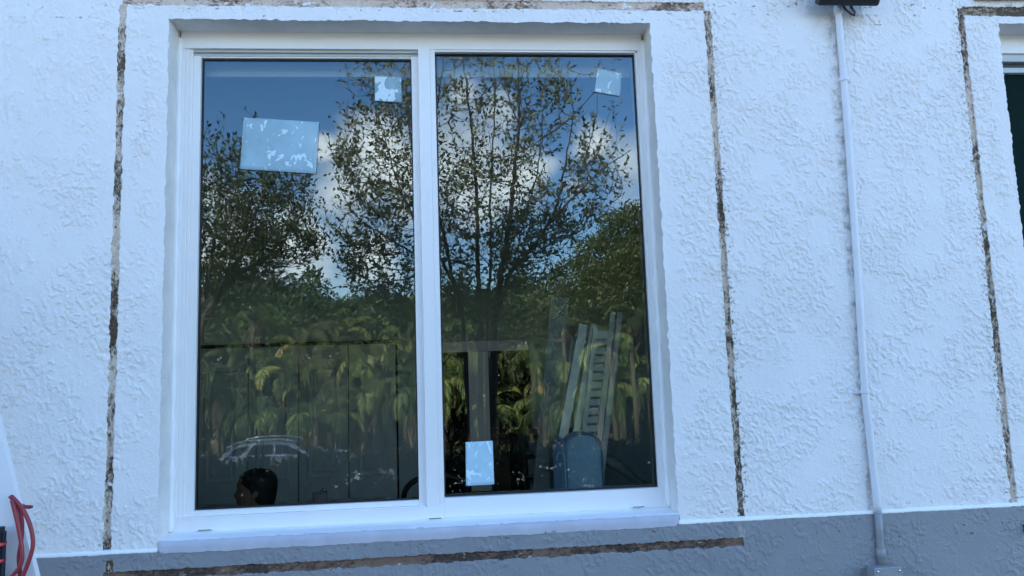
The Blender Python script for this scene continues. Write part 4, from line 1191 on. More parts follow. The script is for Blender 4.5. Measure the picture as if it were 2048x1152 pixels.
# open tree with several slender stems, mirrored across the mullion and right pane
A = 7.4
stem_tree('slender_tree', tuple(behind(975, 860, A))[:2] + (-1.12,), [
    dict(p=[(985, 800), (988, 700), (990, 640), (1000, 560), (1010, 500), (1018, 440), (1026, 380), (1030, 320), (1038, 230), (1035, 130), (1033, 40)], r=(.105, .010), root=1),
    dict(p=[(960, 790), (960, 650), (957, 560), (955, 470), (953, 400), (948, 310), (938, 210), (925, 115), (915, 40)], r=(.075, .010), root=1, o=.25),
    dict(p=[(990, 640), (1022, 545), (1062, 500), (1100, 445), (1150, 392), (1200, 342), (1262, 300)], r=(.060, .006), o=-.1),
    dict(p=[(1062, 500), (1100, 478), (1150, 468), (1195, 440)], r=(.028, .005), o=.1),
    dict(p=[(1100, 445), (1120, 380), (1135, 300), (1145, 220), (1135, 130)], r=(.030, .005), o=.2),
    dict(p=[(1150, 392), (1172, 310), (1190, 240), (1200, 130)], r=(.014, .004), o=-.2),
    dict(p=[(1160, 385), (1195, 300), (1222, 215)], r=(.012, .003), o=-.1),
    dict(p=[(935, 800), (925, 640), (905, 560), (890, 480), (870, 400), (862, 300), (880, 180), (890, 90)], r=(.060, .008), root=1, o=-.3),
    dict(p=[(905, 560), (870, 500), (835, 450), (800, 380), (775, 300), (760, 240), (730, 170)], r=(.042, .005), o=-.2),
    dict(p=[(870, 520), (820, 500), (770, 470), (720, 440), (690, 400), (670, 350)], r=(.030, .005), o=.1),
    dict(p=[(835, 450), (830, 360), (820, 260), (815, 150), (830, 60)], r=(.030, .006), o=.3),
    dict(p=[(1010, 500), (1045, 440), (1070, 360), (1085, 260), (1075, 150)], r=(.030, .005), o=.35),
    dict(p=[(975, 790), (975, 640), (982, 520), (980, 420), (985, 320), (990, 200), (985, 100)], r=(.050, .007), root=1, o=.5),
    dict(p=[(870, 540), (800, 560), (740, 560), (680, 520)], r=(.022, .005), o=.4),
    dict(p=[(1000, 580), (1060, 570), (1110, 540), (1150, 520)], r=(.020, .004), o=.2),
], [(960, 230, 105, 130, 82), (1075, 220, 70, 110, 53), (980, 400, 120, 100, 116), (1060, 470, 90, 60, 61), (1110, 420, 85, 65, 58), (1195, 345, 62, 62, 42), (1200, 250, 40, 60, 8),
    (930, 530, 110, 70, 82), (1060, 545, 70, 40, 31), (850, 400, 90, 120, 75), (770, 330, 95, 110, 102), (740, 440, 90, 70, 72), (700, 290, 45, 40, 19), (735, 210, 50, 60, 17),
    (800, 170, 60, 70, 29), (860, 200, 60, 100, 41), (770, 560, 75, 40, 44), (720, 520, 60, 30, 29), (720, 150, 30, 30, 7), (1130, 160, 30, 50, 8), (1205, 150, 8, 20, 3), (830, 600, 90, 50, 34), (950, 620, 90, 40, 41),
    (900, 20, 130, 80, 41), (1060, 20, 70, 70, 16)],
    A, M_LEAF_A, 'open small-leaved tree with several slender stems, mirrored across both panes', 'tree', seed=3, per=17)

B = 8.2
stem_tree('bushy_tree', tuple(behind(385, 860, B))[:2] + (-1.30,), [
    dict(p=[(392, 760), (402, 660), (430, 600), (470, 555), (520, 520), (570, 470), (605, 430)], r=(.11, .010), root=1),
    dict(p=[(400, 680), (415, 560), (430, 460), (440, 360), (428, 280)], r=(.070, .007), o=.3),
    dict(p=[(430, 600), (480, 510), (510, 430), (540, 350), (560, 290)], r=(.050, .006), o=-.2),
    dict(p=[(402, 640), (385, 540), (370, 440), (380, 330), (400, 260)], r=(.055, .006), o=.1),
    dict(p=[(520, 520), (570, 500), (620, 490), (650, 500)], r=(.026, .005), o=.2),
    dict(p=[(440, 460), (470, 380), (480, 300), (510, 240)], r=(.028, .004), o=.2),
    dict(p=[(385, 560), (330, 480), (290, 400), (270, 310)], r=(.055, .006), o=.1),
    dict(p=[(395, 700), (340, 620), (280, 560), (220, 520)], r=(.055, .006), o=.1),
], [(430, 330, 45, 70, 34), (440, 430, 70, 80, 94), (520, 420, 80, 70, 102), (580, 400, 50, 50, 41), (480, 500, 80, 60, 82), (560, 480, 80, 50, 61), (500, 330, 60, 50, 30), (570, 330, 60, 40, 25),
    (540, 270, 50, 30, 6), (505, 245, 16, 18, 3), (430, 600, 50, 60, 33), (620, 480, 45, 40, 20), (490, 580, 70, 40, 28), (330, 420, 80, 110, 66), (250, 480, 90, 100, 50), (280, 340, 60, 60, 22), (640, 520, 30, 25, 6)],
    B, M_LEAF_B, 'dense dark bushy tree leaning in from the left, mirrored in the left pane', 'tree', seed=5, per=15, leaf=(0.085, 0.036))

def crown_tree(name, base, h, lobes, mat, label, n, leaf, seed, group=None, trunk_r=0.22, cat='tree'):
    """broad tree: trunk and limbs, then many leaf clusters over the surface and inside of uneven lobes"""
    r = np.random.default_rng(seed)
    t = thing(name, base, label, cat, group)
    bx, by, bz = base
    tb = MB()
    top = np.mean([l[:3] for l in lobes], axis=0)
    tb.tube([(bx, by, bz - .1), (bx + .1, by, bz + h * .18), (bx + (top[0] - bx) * .5, by + (top[1] - by) * .5, bz + h * .38), tuple(top)], [trunk_r * 1.3, trunk_r, trunk_r * .75, trunk_r * .4], 8)
    for (x, y, z, a, c) in lobes:
        tb.tube([(bx + (top[0] - bx) * .4, by + (top[1] - by) * .4, bz + h * .34), ((bx + x) / 2 + .2, (by + y) / 2, (bz + h * .34 + z) / 2 + .3), (x, y, z)], [trunk_r * .5, trunk_r * .35, trunk_r * .15], 6)
    tb.build('trunk', M_BARK, t, smooth=True)
    w = np.array([l[3] ** 2 * l[4] for l in lobes]); w = w / w.sum()
    LP = []; LD = []; BI = []
    for (x, y, z, a, c), ww in zip(lobes, w):
        k = int(n * ww / 16)
        d = r.normal(size=(k, 3)); d /= np.linalg.norm(d, axis=1, keepdims=True)
        rad = 0.55 + 0.5 * r.random((k, 1)) ** 0.6
        rad *= 1 + 0.25 * np.sin(d[:, :1] * 7 + x) * np.cos(d[:, 2:3] * 6 + y)
        C = np.array([x, y, z]) + d * rad * np.array([a, a, c])
        m = 16
        cl = np.repeat(C, m, 0); dd = np.repeat(d, m, 0)
        LP.append(cl + r.normal(size=(k * m, 3)) * 0.16 * a ** .5)
        LD.append(dd * .8 + r.normal(size=(k * m, 3)) * .7 + np.array([0, 0, -.15]))
        BI.append(np.repeat(r.uniform(.1, .75, k), m))
    P = np.concatenate(LP); D = np.concatenate(LD); BI = np.concatenate(BI)
    build_leaves('crown', P, D, leaf[0] * r.uniform(.6, 1.2, len(P)), leaf[1] * r.uniform(.7, 1.2, len(P)), mat, t, r, BI)
    return t

def lobes_px(L, dist):
    out = []
    for x, y, rx, ry, o in L:
        p = behind(x, y, dist + o); s = (dist + o + 2.85) / F_PX
        out.append((p.x, p.y, p.z, rx * s, ry * s))
    return out
def ground_at(x, d):
    p = behind(x, 800, d); return (p.x, p.y, LOW)
crown_tree('round_tree', ground_at(1245, 29), 10, lobes_px([(1260, 470, 62, 60, 0), (1205, 520, 60, 50, 1), (1150, 560, 48, 42, 0), (1270, 560, 70, 60, -1), (1130, 610, 60, 40, 1), (1200, 610, 80, 50, 0), (1310, 500, 60, 70, 1), (1350, 580, 80, 80, 0)], 29),
           M_LEAF_T, 'tall rounded olive-green tree mirrored at the right edge of the right pane', 42000, (0.22, 0.085), 11)
crown_tree('added_shade_tree', (-10.2, -13.6, LOW), 7, [(-9.6, -13.2, 3.9, 2.3, 1.7), (-8.0, -13.8, 3.3, 1.7, 1.4), (-11.6, -13.4, 3.6, 2.0, 1.6), (-10.4, -14.6, 4.6, 1.8, 1.4), (-7.0, -14.4, 3.9, 1.1, 1.0)],  # added out of view so that its crown keeps the car in shade
           M_LEAF_B, 'broad tree added beside the drive to shade the car, just left of what the left pane mirrors', 16000, (0.13, 0.06), 31)
far = [((1420, 40), [(1430, 560, 110, 80, 0), (1520, 600, 110, 70, 1), (1350, 620, 80, 50, 0)], 'wide dark tree far beyond the right end of the palms'),
       ((900, 41), [(900, 640, 90, 38, 0), (990, 630, 80, 40, 1), (1060, 625, 70, 40, 0)], 'low dense tree showing over the palms behind the slender stems'),
       ((690, 42), [(690, 640, 80, 36, 0), (770, 630, 80, 34, 1)], 'low dense tree showing over the palms in the middle of the left pane'),
       ((500, 40), [(470, 610, 100, 60, 0), (560, 620, 70, 45, 0), (400, 590, 90, 70, 1)], 'broad dark tree over the palms behind the bushy tree'),
       ((230, 40), [(250, 590, 110, 80, 0), (150, 600, 110, 80, 1)], 'wide dark tree far beyond the left end of the palms')]
for i, ((x, d), L, lab) in enumerate(far):
    crown_tree('background_tree', ground_at(x, d), 7, lobes_px(L, d), M_LEAF_T if i in (1, 3) else M_LEAF_B, lab, 15000, (0.30, 0.12), 20 + i, 'background trees above the palms', .2)

# palms and large-leaved plants along the far side of the drive
def frond(P, D, Wd, base, az, el, length, curl, r, nl=60, lw=0.030, ll=0.52):
    """one arching pinnate frond: returns rachis points, adds leaflets"""
    pts = []; p = np.array(base, float); e = el
    ds = length / 14
    for i in range(15):
        pts.append(p.copy())
        d = np.array([math.cos(az) * math.cos(e), math.sin(az) * math.cos(e), math.sin(e)])
        p = p + d * ds; e -= curl * (0.4 + i / 9) * 0.115
    pts = np.array(pts); sd_ = np.array([-math.sin(az), math.cos(az), 0])
    for i in range(nl):
        f = 0.14 + 0.86 * i / (nl - 1); k = min(int(f * 14), 13); q_ = pts[k] + (pts[k + 1] - pts[k]) * (f * 14 - k)
        tan = pts[k + 1] - pts[k]; tan /= np.linalg.norm(tan)
        L = ll * math.sin(math.pi * (0.15 + 0.80 * f)) ** 0.7
        for s_ in (-1, 1):
            P.append(q_); D.append((sd_ * s_ * .8 + tan * .55 + np.array([0, 0, -.35 - .25 * r.random()])) * 1.0)
            Wd.append((L * r.uniform(.8, 1.1), lw))
    return pts

def make_palm(seed, h, nf, length, label, hang=False):
    r = np.random.default_rng(seed); t = thing('palm', (0, 0, 0), label, 'palm', 'palms along the far side of the drive')
    b = MB(); lean = r.uniform(-.25, .25)
    b.tube([(0, 0, -.1), (lean * .3, 0, h * .4), (lean, 0, h)], [.16, .12, .10], 8)
    b.build('trunk', M_PALM_BARK, t, smooth=True)
    P = []; D = []; W = []; P2 = []; D2 = []; W2 = []; st = MB()
    for i in range(nf):
        az = i * 2.4 + r.uniform(-.3, .3); el = r.uniform(.15, 1.35)
        pts = frond(P, D, W, (lean, 0, h), az, el, length * r.uniform(.75, 1.1), r.uniform(1.3, 2.3) if hang else r.uniform(1.1, 2.0), r)
        st.tube([tuple(x) for x in pts], [.025 * (1 - i_ / 16) + .004 for i_ in range(15)], 4, cap=False)
    for i in range(4):
        az = i * 1.7 + r.uniform(-.5, .5)
        pts = frond(P2, D2, W2, (lean, 0, h - .1), az, r.uniform(-.9, -.3), length * .6, 1.6, r, nl=20, ll=.4)
    W = np.array(W); W2 = np.array(W2)
    build_leaves('crown', P, D, W[:, 0], W[:, 1], M_FROND, t, r, np.clip(r.normal(.45, .25, len(P)), 0, 1) * 0 + np.repeat(0.05 + .95 * r.random(nf) ** 1.7, len(P) // nf), droop=.12)
    build_leaves('dead_frond', P2, D2, W2[:, 0], W2[:, 1], M_DEAD, t, r, droop=.3)
    st.build('frond_stem', M_PALM_BARK, t)
    return t

def paddle(V, Q, base, az, el, length, width, r, pet):
    """banana-like blade on a petiole, folded along the midrib and split at the edges"""
    p = np.array(base, float); e = el; pts = []
    n = 9
    d0 = np.array([math.cos(az) * math.cos(e), math.sin(az) * math.cos(e), math.sin(e)])
    p = p + d0 * pet
    for i in range(n + 1):
        pts.append(p.copy())
        d = np.array([math.cos(az) * math.cos(e), math.sin(az) * math.cos(e), math.sin(e)])
        p = p + d * length / n; e -= 0.16 + 0.34 * i / n + r.uniform(-.03, .03)
    sd_ = np.array([-math.sin(az), math.cos(az), 0.0]); tw = r.uniform(-.5, .5)
    sd_ = sd_ * math.cos(tw) + np.array([0, 0, 1]) * math.sin(tw)
    for s_ in (-1, 1):
        for i in range(n):
            w0 = width / 2 * math.sin(math.pi * (0.06 + .90 * i / n)) ** .6; w1 = width / 2 * math.sin(math.pi * (0.06 + .90 * (i + 1) / n)) ** .6
            dr = np.array([0, 0, -.45]) * r.uniform(.6, 1.3)
            b = len(V); g = (pts[i + 1] - pts[i]) * (0.10 if r.random() < .4 else 0)
            V += [pts[i], pts[i + 1] - g, pts[i + 1] - g + sd_ * s_ * w1 + dr * w1, pts[i] + sd_ * s_ * w0 + dr * w0]
            Q.append((b, b + 1, b + 2, b + 3))
    return pts

def make_paddle(seed, h, nl, label, dead=3):
    r = np.random.default_rng(seed); t = thing('banana_plant', (0, 0, 0), label, 'plant', 'large-leaved plants among the palms')
    V = []; Q = []; V2 = []; Q2 = []; st = MB(); C = []
    for k in range(3):
        ox, oy = r.uniform(-.5, .5), r.uniform(-.4, .4); hh = h * r.uniform(.6, 1.0)
        st.tube([(ox, oy, -.1), (ox, oy, hh * .7), (ox, oy, hh)], [.10, .08, .05], 7)
        for i in range(nl):
            az = i * 2.4 + r.uniform(-.4, .4); el = r.uniform(.35, 1.45); b0 = len(Q)
            pts = paddle(V, Q, (ox, oy, hh * r.uniform(.75, 1)), az, el, r.uniform(.9, 1.45), r.uniform(.28, .42), r, .45)
            C += [r.random() ** 1.6] * (len(Q) - b0)
            st.tube([(ox, oy, hh * .85), tuple(pts[0])], [.025, .015], 4, cap=False)
        for i in range(dead):
            az = r.uniform(0, 6.28)
            paddle(V2, Q2, (ox, oy, hh * .7), az, r.uniform(-1.0, -.2), r.uniform(.7, 1.1), .28, r, .2)
    st.build('stem', M_PALM_BARK, t, smooth=True)
    np_mesh('foliage', np.array(V), np.array(Q), M_PADDLE, t, cols=np.array(C))
    np_mesh('dead_leaf', np.array(V2), np.array(Q2), M_DEAD, t, cols=np.random.default_rng(seed).random(len(Q2)))
    return t

def copy_tree(o, parent=None):
    c = o.copy(); COL.objects.link(c)
    if parent is not None: c.parent = parent
    for ch in list(o.children):
        copy_tree(ch, c)
    return c

PAL = [(405, 640, 34), (470, 705, 31), (505, 500, 34), (548, 660, 33), (596, 690, 30), (640, 620, 34), (690, 665, 32), (735, 715, 30), (785, 640, 34), (828, 700, 31), (880, 665, 33), (935, 700, 30), (985, 655, 34),
       (1040, 690, 31), (1090, 640, 33), (1135, 700, 30), (1185, 650, 33), (1235, 690, 30), (1285, 640, 31), (1340, 690, 33), (350, 690, 31), (290, 650, 33), (1400, 640, 32), (1470, 690, 31), (230, 690, 32), (580, 600, 36), (1265, 640, 27.5), (500, 640, 29.5), (1225, 690, 27.5), (1130, 670, 28.5)]
protos = [None] * 3
lab_side = lambda x: 'left pane' if x < 850 else 'right pane'
rp = random.Random(4)
plabels = [
 'palm with yellowish arching fronds against the left edge of the left pane', 'low palm mirrored above the rear of the parked car', 'tall palm rising behind the bushy tree in the left pane', 'palm mirrored above the middle of the car roof',
 'low palm with bright fronds mirrored just right of the car roof', 'palm mirrored under the blue gap of sky in the left pane', 'palm between two darker clumps right of the car windscreen', 'low palm mirrored over the car bonnet',
 'palm mirrored near the closet door edge in the left pane', 'low palm mirrored beside the right stile of the sash', 'palm mirrored just right of the mullion', 'low palm mirrored over the beige post', 'palm mirrored over the dark doorway',
 'low palm mirrored right of the dark doorway', 'palm mirrored above the pale leaning panel', 'low palm mirrored over the narrow shutter frames', 'palm mirrored over the top of the louvred shutter', 'low palm mirrored right of the louvred shutter',
 'palm mirrored against the right frame under the round tree', 'low palm beyond the right edge of the right pane', 'low palm just outside the left edge of the left pane', 'palm second from the left end of the row', 'palm near the right end of the row',
 'palm at the right end of the row', 'palm at the left end of the row', 'slim palm standing behind the others right of the bushy tree', 'palm standing in front of the round tree by the right frame', 'middling palm just in front of the tall one in the left pane', 'palm in front of the round tree trunk, left of the one by the frame', 'palm nearest the top of the narrow shutter frames']
for i, (x, y, d) in enumerate(PAL):
    p = behind(x, y, d); h = p.z - LOW
    k = i % 3
    if protos[k] is None:
        o = make_palm(40 + k, h, 13, 2.5, plabels[i]); protos[k] = (o, h)
    else:
        o = copy_tree(protos[k][0])
    s = h / protos[k][1]
    o.location = (p.x, p.y, LOW); o.rotation_euler = (0, 0, rp.uniform(0, 6.28))
    sc = rp.uniform(.85, 1.15); o.scale = (sc, sc, max(.55, s))
    o['label'] = plabels[i]
YOUNG = [(430, 800, 29), (480, 765, 30), (530, 820, 28.5), (575, 770, 29.5), (620, 815, 28.5), (665, 760, 29.5), (715, 800, 28.5), (765, 755, 29.5), (810, 815, 28.5), (850, 760, 29.5), (900, 800, 28.5), (950, 755, 29.5), (1000, 815, 28.5),
         (1045, 765, 29.5), (1090, 805, 28.5), (1140, 755, 29.5), (1190, 810, 28.5), (1235, 760, 29.5), (1280, 800, 28.5), (1330, 760, 29.5), (370, 765, 29.5), (310, 800, 29)]
ylabels = ['by the left edge of the left pane', 'above the car tailgate', 'above the rear roof bars', 'above the car rear door', 'above the car windscreen', 'above the car bonnet', 'over the second closet door', 'over the third closet door', 'over the closet jamb',
           'beside the right sash stile', 'beside the mullion', 'left of the beige post', 'right of the beige post', 'over the dark doorway', 'above the black bookshelf', 'over the pale leaning panel', 'over the shutter frames', 'over the louvred shutter',
           'right of the louvred shutter', 'against the right frame', 'just outside the left edge of the panes', 'at the left end of the low palms']
yproto = [None] * 6
for i, (x, y, d) in enumerate(YOUNG):
    y += rp.uniform(-35, 35); x += rp.uniform(-15, 15)
    p = behind(x, y, d); h = p.z - LOW; k = i % 6
    lab = 'young palm with hanging fronds mirrored ' + ylabels[i]
    if yproto[k] is None:
        o = make_palm(50 + k, h, 17, 2.8, lab, hang=True); yproto[k] = (o, h)
    else:
        o = copy_tree(yproto[k][0])
    o.location = (p.x, p.y, LOW); o.rotation_euler = (0, 0, rp.uniform(0, 6.28)); sc = rp.uniform(.8, 1.15)
    o.scale = (sc, sc, max(.5, h / yproto[k][1])); o['label'] = lab; o['group'] = 'young palms in front of the tall ones'
BAN = [(455, 745, 30), (555, 735, 30.5), (605, 790, 30), (700, 730, 30.5), (735, 795, 30), (835, 725, 30.5), (885, 745, 30), (975, 790, 30), (1070, 735, 30.5), (1165, 790, 30), (1255, 740, 30), (350, 740, 30), (1360, 760, 30)]
blabels = ['above the car tailgate', 'over the car roof', 'above the car windscreen', 'high over the second closet door', 'over the third closet door', 'beside the right sash stile', 'beside the mullion', 'over the beige post', 'over the dark doorway', 'over the narrow shutter frames',
           'right of the louvred shutter', 'outside the left edge of the panes', 'outside the right edge of the panes']
bproto = [None] * 3
for i, (x, y, d) in enumerate(BAN):
    p = behind(x, y, d); k = i % 3; hb = p.z - LOW
    lab = 'clump of broad paddle leaves mirrored ' + blabels[i]
    if bproto[k] is None:
        o = make_paddle(60 + k, 2.3, 8, lab); bproto[k] = o
    else:
        o = copy_tree(bproto[k])
    o.location = (p.x, p.y, LOW); o.rotation_euler = (0, 0, rp.uniform(0, 6.28)); sc = rp.uniform(.85, 1.25); o.scale = (sc, sc, hb / 2.3)
    o['label'] = lab

# undergrowth that closes the gaps between and behind them
r = np.random.default_rng(9)
n = 100000
X = r.uniform(-26, 24, n); Yb = -r.uniform(32, 38, n)
top = 5.6 + 1.0 * np.sin(X * .55) + 0.8 * np.sin(X * 1.7 + 1) + .4 * np.sin(X * 4.1)
Z = LOW + (top - LOW) * r.random(n) ** .85
X = X + np.sin(Z * 2) * .3
cl = np.clip(0.35 + .25 * np.sin(X * 1.3) * np.cos(Z * 1.7) + r.normal(size=n) * .1, 0, 1)
P = np.stack([X, Yb, Z], 1)
o = build_leaves('undergrowth', P, r.normal(size=(n, 3)) + np.array([0, .3, -.5]), r.uniform(.2, .5, n), r.uniform(.08, .2, n), M_LEAF_B, None, r, cl * .6)
tag(o, 'dense dark undergrowth behind the palms', 'undergrowth', kind='stuff')
# low ground plants and fallen leaves at the foot of the palms
n = 16000
X = r.uniform(-24, 22, n); Y = -r.uniform(25.0, 31, n); Z = LOW + r.random(n) ** 1.6 * (0.25 + .5 * r.random(n))
o = build_leaves('ground_cover', np.stack([X, Y, Z], 1), r.normal(size=(n, 3)) + np.array([0, 0, .6]), r.uniform(.12, .3, n), r.uniform(.03, .07, n), M_DEAD, None, r)
o.data.materials.clear(); o.data.materials.append(leaf_mat('ground_cover_leaf', [(0, (.05, .05, .02)), (.6, (.12, .10, .05)), (1, (.22, .17, .10))]))
tag(o, 'low scrub and dry leaves in front of the palms', 'ground cover', kind='stuff')

# dark shrubs at the edge of the bank, a few metres behind the viewer
SHR = [(-6.6, .95), (-5.4, .96), (-4.25, .96), (-3.15, .945), (-2.05, .945), (-0.95, .97), (0.15, .97), (1.25, .96), (2.35, .97), (3.45, 1.05), (4.6, 1.0)]
def make_shrub(seed, label, gaps=5, n=4600):
    r = np.random.default_rng(seed); t = thing('shrub', (0, 0, 0), label, 'shrub', 'shrubs along the top of the bank')
    b = MB(); P = []; D = []
    for k in range(16):
        a = r.uniform(0, 6.28); e = np.array([math.cos(a) * r.uniform(.2, .62), math.sin(a) * r.uniform(.1, .38), r.uniform(.75, 1.12)])
        b.tube([(e[0] * .1, e[1] * .1, -.08), tuple(e * np.array([.6, .6, .5])), tuple(e)], [.014, .009, .004], 5, cap=False)
    u = r.uniform(-1, 1, n); v = r.uniform(-1, 1, n)
    x = u * .70; y = v * .34; z = (r.random(n) ** .8) * (1.22 + .05 * np.sin(u * 9 + seed) + .03 * np.sin(u * 23))
    # thin spots in the leafage
    h = np.ones(n, bool)
    for k in range(gaps):
        cx, cz, rr = r.uniform(-.65, .65), r.uniform(.78, 1.06), r.uniform(.030, .070)
        h &= ~((np.abs(x - cx) < rr * 1.3) & (np.abs(z - cz) < rr))
    P = np.stack([x, y, z], 1)[h]; D = r.normal(size=(len(P), 3)) + np.array([0, 0, .3])
    b.build('stem', M_BARK, t)
    build_leaves('foliage', P, D, r.uniform(.07, .13, len(P)), r.uniform(.035, .06, len(P)), M_HEDGE, t, r)
    return t
slabels = ['at the left end of the row', 'second from the left end', 'in front of the car tailgate', 'in front of the car rear wheel', 'in front of the car front wheel', 'mirrored across the mullion', 'mirrored in front of the film rectangle',
           'mirrored over the blue armchair', 'mirrored against the right frame', 'second from the right end', 'at the right end of the row']
sp_ = [None] * 4
for i, (x, s) in enumerate(SHR):
    k = i % 4; lab = 'dark dense shrub ' + slabels[i]
    if i in (3, 4): o = make_shrub(90 + i, lab, 0, 6500)
    elif sp_[k] is None: o = make_shrub(80 + k, lab); sp_[k] = o
    else: o = copy_tree(sp_[k])
    o.location = (x, -4.62 + .12 * math.sin(i * 2), -0.16); o.scale = (1, 1, s); o['label'] = lab

# ------------------------------------------------------------------ parked car (side on, nose to the right)
D_CAR = 20.0
c0 = behind(444, 885, D_CAR); c1 = behind(728, 905, D_CAR)
car = thing('parked_car', ((c0.x + c1.x) / 2, -D_CAR, LOW), 'silver estate car with bright roof bars, side-on beyond the shrubs', 'car')
CL = 4.75
cx0 = c0.x + 0.02; cg = LOW + .006
ztop = behind(530, 880, D_CAR).z - cg
sz = ztop / 1.72
M_PAINT = plain('car_paint', (0.30, 0.31, 0.32), 0.25, metal=.4, var=.03); M_PAINT.node_tree.nodes['Principled BSDF'].inputs['Coat Weight'].default_value = 1.0
M_CGLASS = plain('car_glass', (0.01, 0.012, 0.013), 0.05, spec=.8)
M_TYRE = plain('tyre', (0.02, 0.02, 0.02), 0.85)
M_SILVER = plain('satin_trim', (0.62, 0.62, 0.61), 0.3, metal=.7)
SX = (c1.x - c0.x) / 4.75
def cpnt(x, y, z): return (cx0 + x * SX, -D_CAR + y, cg + z * sz)
prof_low = [(0.0, .45), (0.02, .80), (0.08, 1.22), (0.30, 1.31), (1.2, 1.33), (2.4, 1.32), (3.2, 1.30), (4.0, 1.25), (4.5, 1.08), (4.70, .72), (4.75, .50), (4.72, .28), (4.3, .22), (0.3, .22), (0.05, .30)]
def carbody(b, prof, hw, top_in=0.0):
    n = len(prof); rings = []
    for yy, s_ in ((-hw, .93), (-hw + .03, .985), (-hw + .10, 1.0), (0, 1.0), (hw - .10, 1.0), (hw - .03, .985), (hw, .93)):
        cx_ = 2.35
        rings.append([cpnt(cx_ + (x - cx_) * (1 - (1 - s_) * .35), yy, .6 + (z - .6) * s_) for x, z in prof])
    vs = [v for r_ in rings for v in r_]
    b.add(vs, [(r_ * n + k, r_ * n + (k + 1) % n, (r_ + 1) * n + (k + 1) % n, (r_ + 1) * n + k) for r_ in range(6) for k in range(n)] + [tuple(range(n)), tuple(reversed(range(6 * n, 7 * n)))])
b = MB(); carbody(b, prof_low, .93); b.build('body', M_PAINT, car, smooth=False)
# glasshouse
roof = [(0.14, 1.31, .84), (0.50, 1.60, .70), (1.0, 1.69, .67), (1.9, 1.72, .67), (2.45, 1.66, .66), (3.20, 1.31, .82)]
vs = []
for x, z, w in roof:
    vs += [cpnt(x, -w, z), cpnt(x, w, z)]
zb_ = 1.28
for x, z, w in roof: vs += [cpnt(x, -.86, zb_), cpnt(x, .86, zb_)]
n = len(roof)
b = MB(); b.add(vs, [(2 * i, 2 * i + 2, 2 * i + 3, 2 * i + 1) for i in range(n - 1)] + [(2 * i, 2 * (n + i), 2 * (n + i + 1), 2 * i + 2) for i in range(n - 1)] + [(2 * i + 1, 2 * i + 3, 2 * (n + i + 1) + 1, 2 * (n + i) + 1) for i in range(n - 1)])
b.build('roof', M_PAINT, car)
def side_y(z): return .862 - (z - 1.28) / .42 * .19
def side_poly(b, pts, s_, off, m=0):
    vs = [cpnt(x, s_ * (side_y(z) + off), z) for x, z in pts]
    b.add(vs, [tuple(range(len(pts))) if s_ > 0 else tuple(reversed(range(len(pts))))])
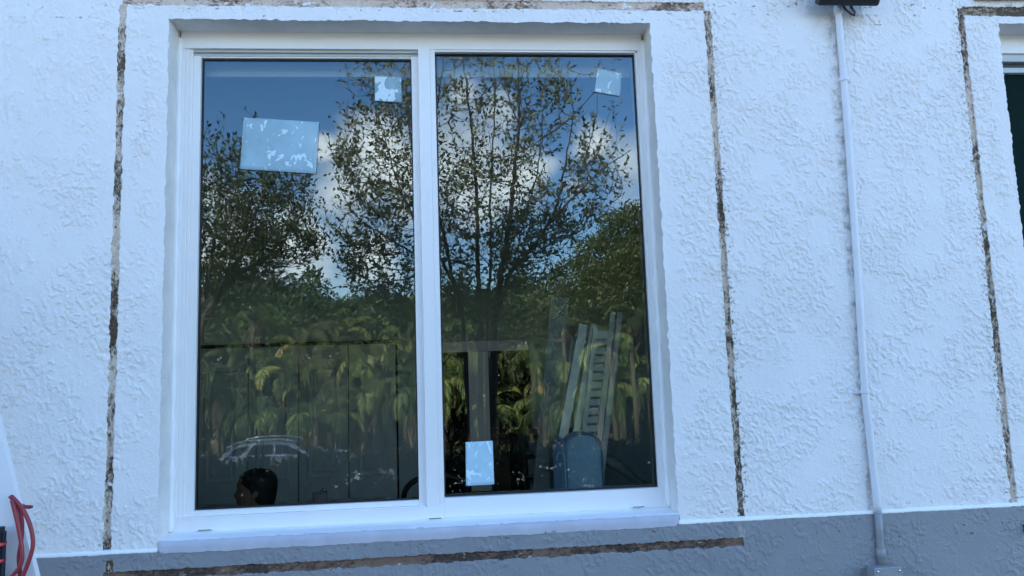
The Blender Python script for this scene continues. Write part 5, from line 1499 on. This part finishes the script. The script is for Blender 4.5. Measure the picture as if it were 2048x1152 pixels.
for s_ in (-1, 1):
    for pts in ([(0.42, 1.36), (0.64, 1.56), (1.06, 1.62), (0.88, 1.36)], [(1.04, 1.36), (1.22, 1.625), (1.86, 1.64), (1.86, 1.36)], [(1.93, 1.36), (1.93, 1.64), (2.38, 1.60), (2.96, 1.36)]):
        b = MB(); side_poly(b, pts, s_, .018); b.build('side_window', M_CGLASS, car)
        b = MB(); loop = [cpnt(x, s_ * (side_y(z) + .022), z) for x, z in pts]; b.tube(loop + [loop[0]], .016, 5); b.build('window_trim', M_SILVER, car)
    b = MB(); b.tube([cpnt(.35, s_ * .72, 1.58), cpnt(.62, s_ * .64, 1.70), cpnt(1.0, s_ * .62, 1.755), cpnt(2.0, s_ * .62, 1.765), cpnt(2.45, s_ * .62, 1.71), cpnt(2.55, s_ * .62, 1.60)], .020, 8); b.build('roof_bar', M_SILVER, car, smooth=True)
    b = MB(); b.tube([cpnt(.30, s_ * .880, 1.325), cpnt(1.2, s_ * .890, 1.34), cpnt(2.4, s_ * .890, 1.33), cpnt(3.3, s_ * .885, 1.31), cpnt(4.1, s_ * .86, 1.25)], .020, 6); b.build('waist_trim', M_SILVER, car, smooth=True)
    for x in (1.35, 2.25):
        b = MB(); b.box(*[v for v in (cx0 + x * SX, cx0 + x * SX + .2, -D_CAR + min(s_ * .925, s_ * .955), -D_CAR + max(s_ * .925, s_ * .955), cg + .93 * sz, cg + .965 * sz)], .006); b.build('door_handle', M_SILVER, car)
    b = MB(); b.box(cx0 + 2.95 * SX, cx0 + 2.95 * SX + .17, -D_CAR + min(s_ * .92, s_ * 1.08), -D_CAR + max(s_ * .92, s_ * 1.08), cg + 1.28 * sz, cg + 1.40 * sz, .03); b.build('mirror', M_PAINT, car)
    b = MB(); b.box(cx0 + 4.45 * SX, cx0 + 4.715 * SX, -D_CAR + min(s_ * .55, s_ * .90), -D_CAR + max(s_ * .55, s_ * .90), cg + .66 * sz, cg + .80 * sz, .03); b.build('headlight', M_LENS, car)
    b = MB(); b.box(cx0 + .015, cx0 + .16, -D_CAR + min(s_ * .6, s_ * .905), -D_CAR + max(s_ * .6, s_ * .905), cg + .82 * sz, cg + .98 * sz, .03); b.build('tail_light', M_BAND, car)
    for x in (.92, 3.82):
        MR = Matrix.Rotation(R_(90), 3, 'X')
        b = MB(); b.lathe([(.24, -.11), (.34, -.10), (.355, -.06), (.355, .06), (.34, .10), (.24, .11)], cpnt(x, s_ * .84, .355 / sz), 32, M=MR); wh = b.build('wheel', M_TYRE, car, smooth=True)
        b = MB(); b.lathe([(.05, -.118), (.10, -.115), (.235, -.108), (.235, .108), (.10, .115), (.05, .118)], cpnt(x, s_ * .84, .355 / sz), 24, M=MR); rm = b.build('rim', M_SILVER, car); wl = rm.parent; rm.parent = wh; rm.location = (0, 0, 0)
for pts, nm in (([(2.52, 1.62), (3.14, 1.33)], 'windscreen'), ([(.46, 1.56), (.18, 1.34)], 'rear_window')):
    (xa, za), (xb, zb2) = pts; o_ = .014 if nm == 'windscreen' else -.014
    b = MB(); b.add([cpnt(xa + o_, -.56, za + .01), cpnt(xa + o_, .56, za + .01), cpnt(xb + o_, .74, zb2 + .01), cpnt(xb + o_, -.74, zb2 + .01)], [(0, 1, 2, 3)]); b.build(nm, M_CGLASS, car)
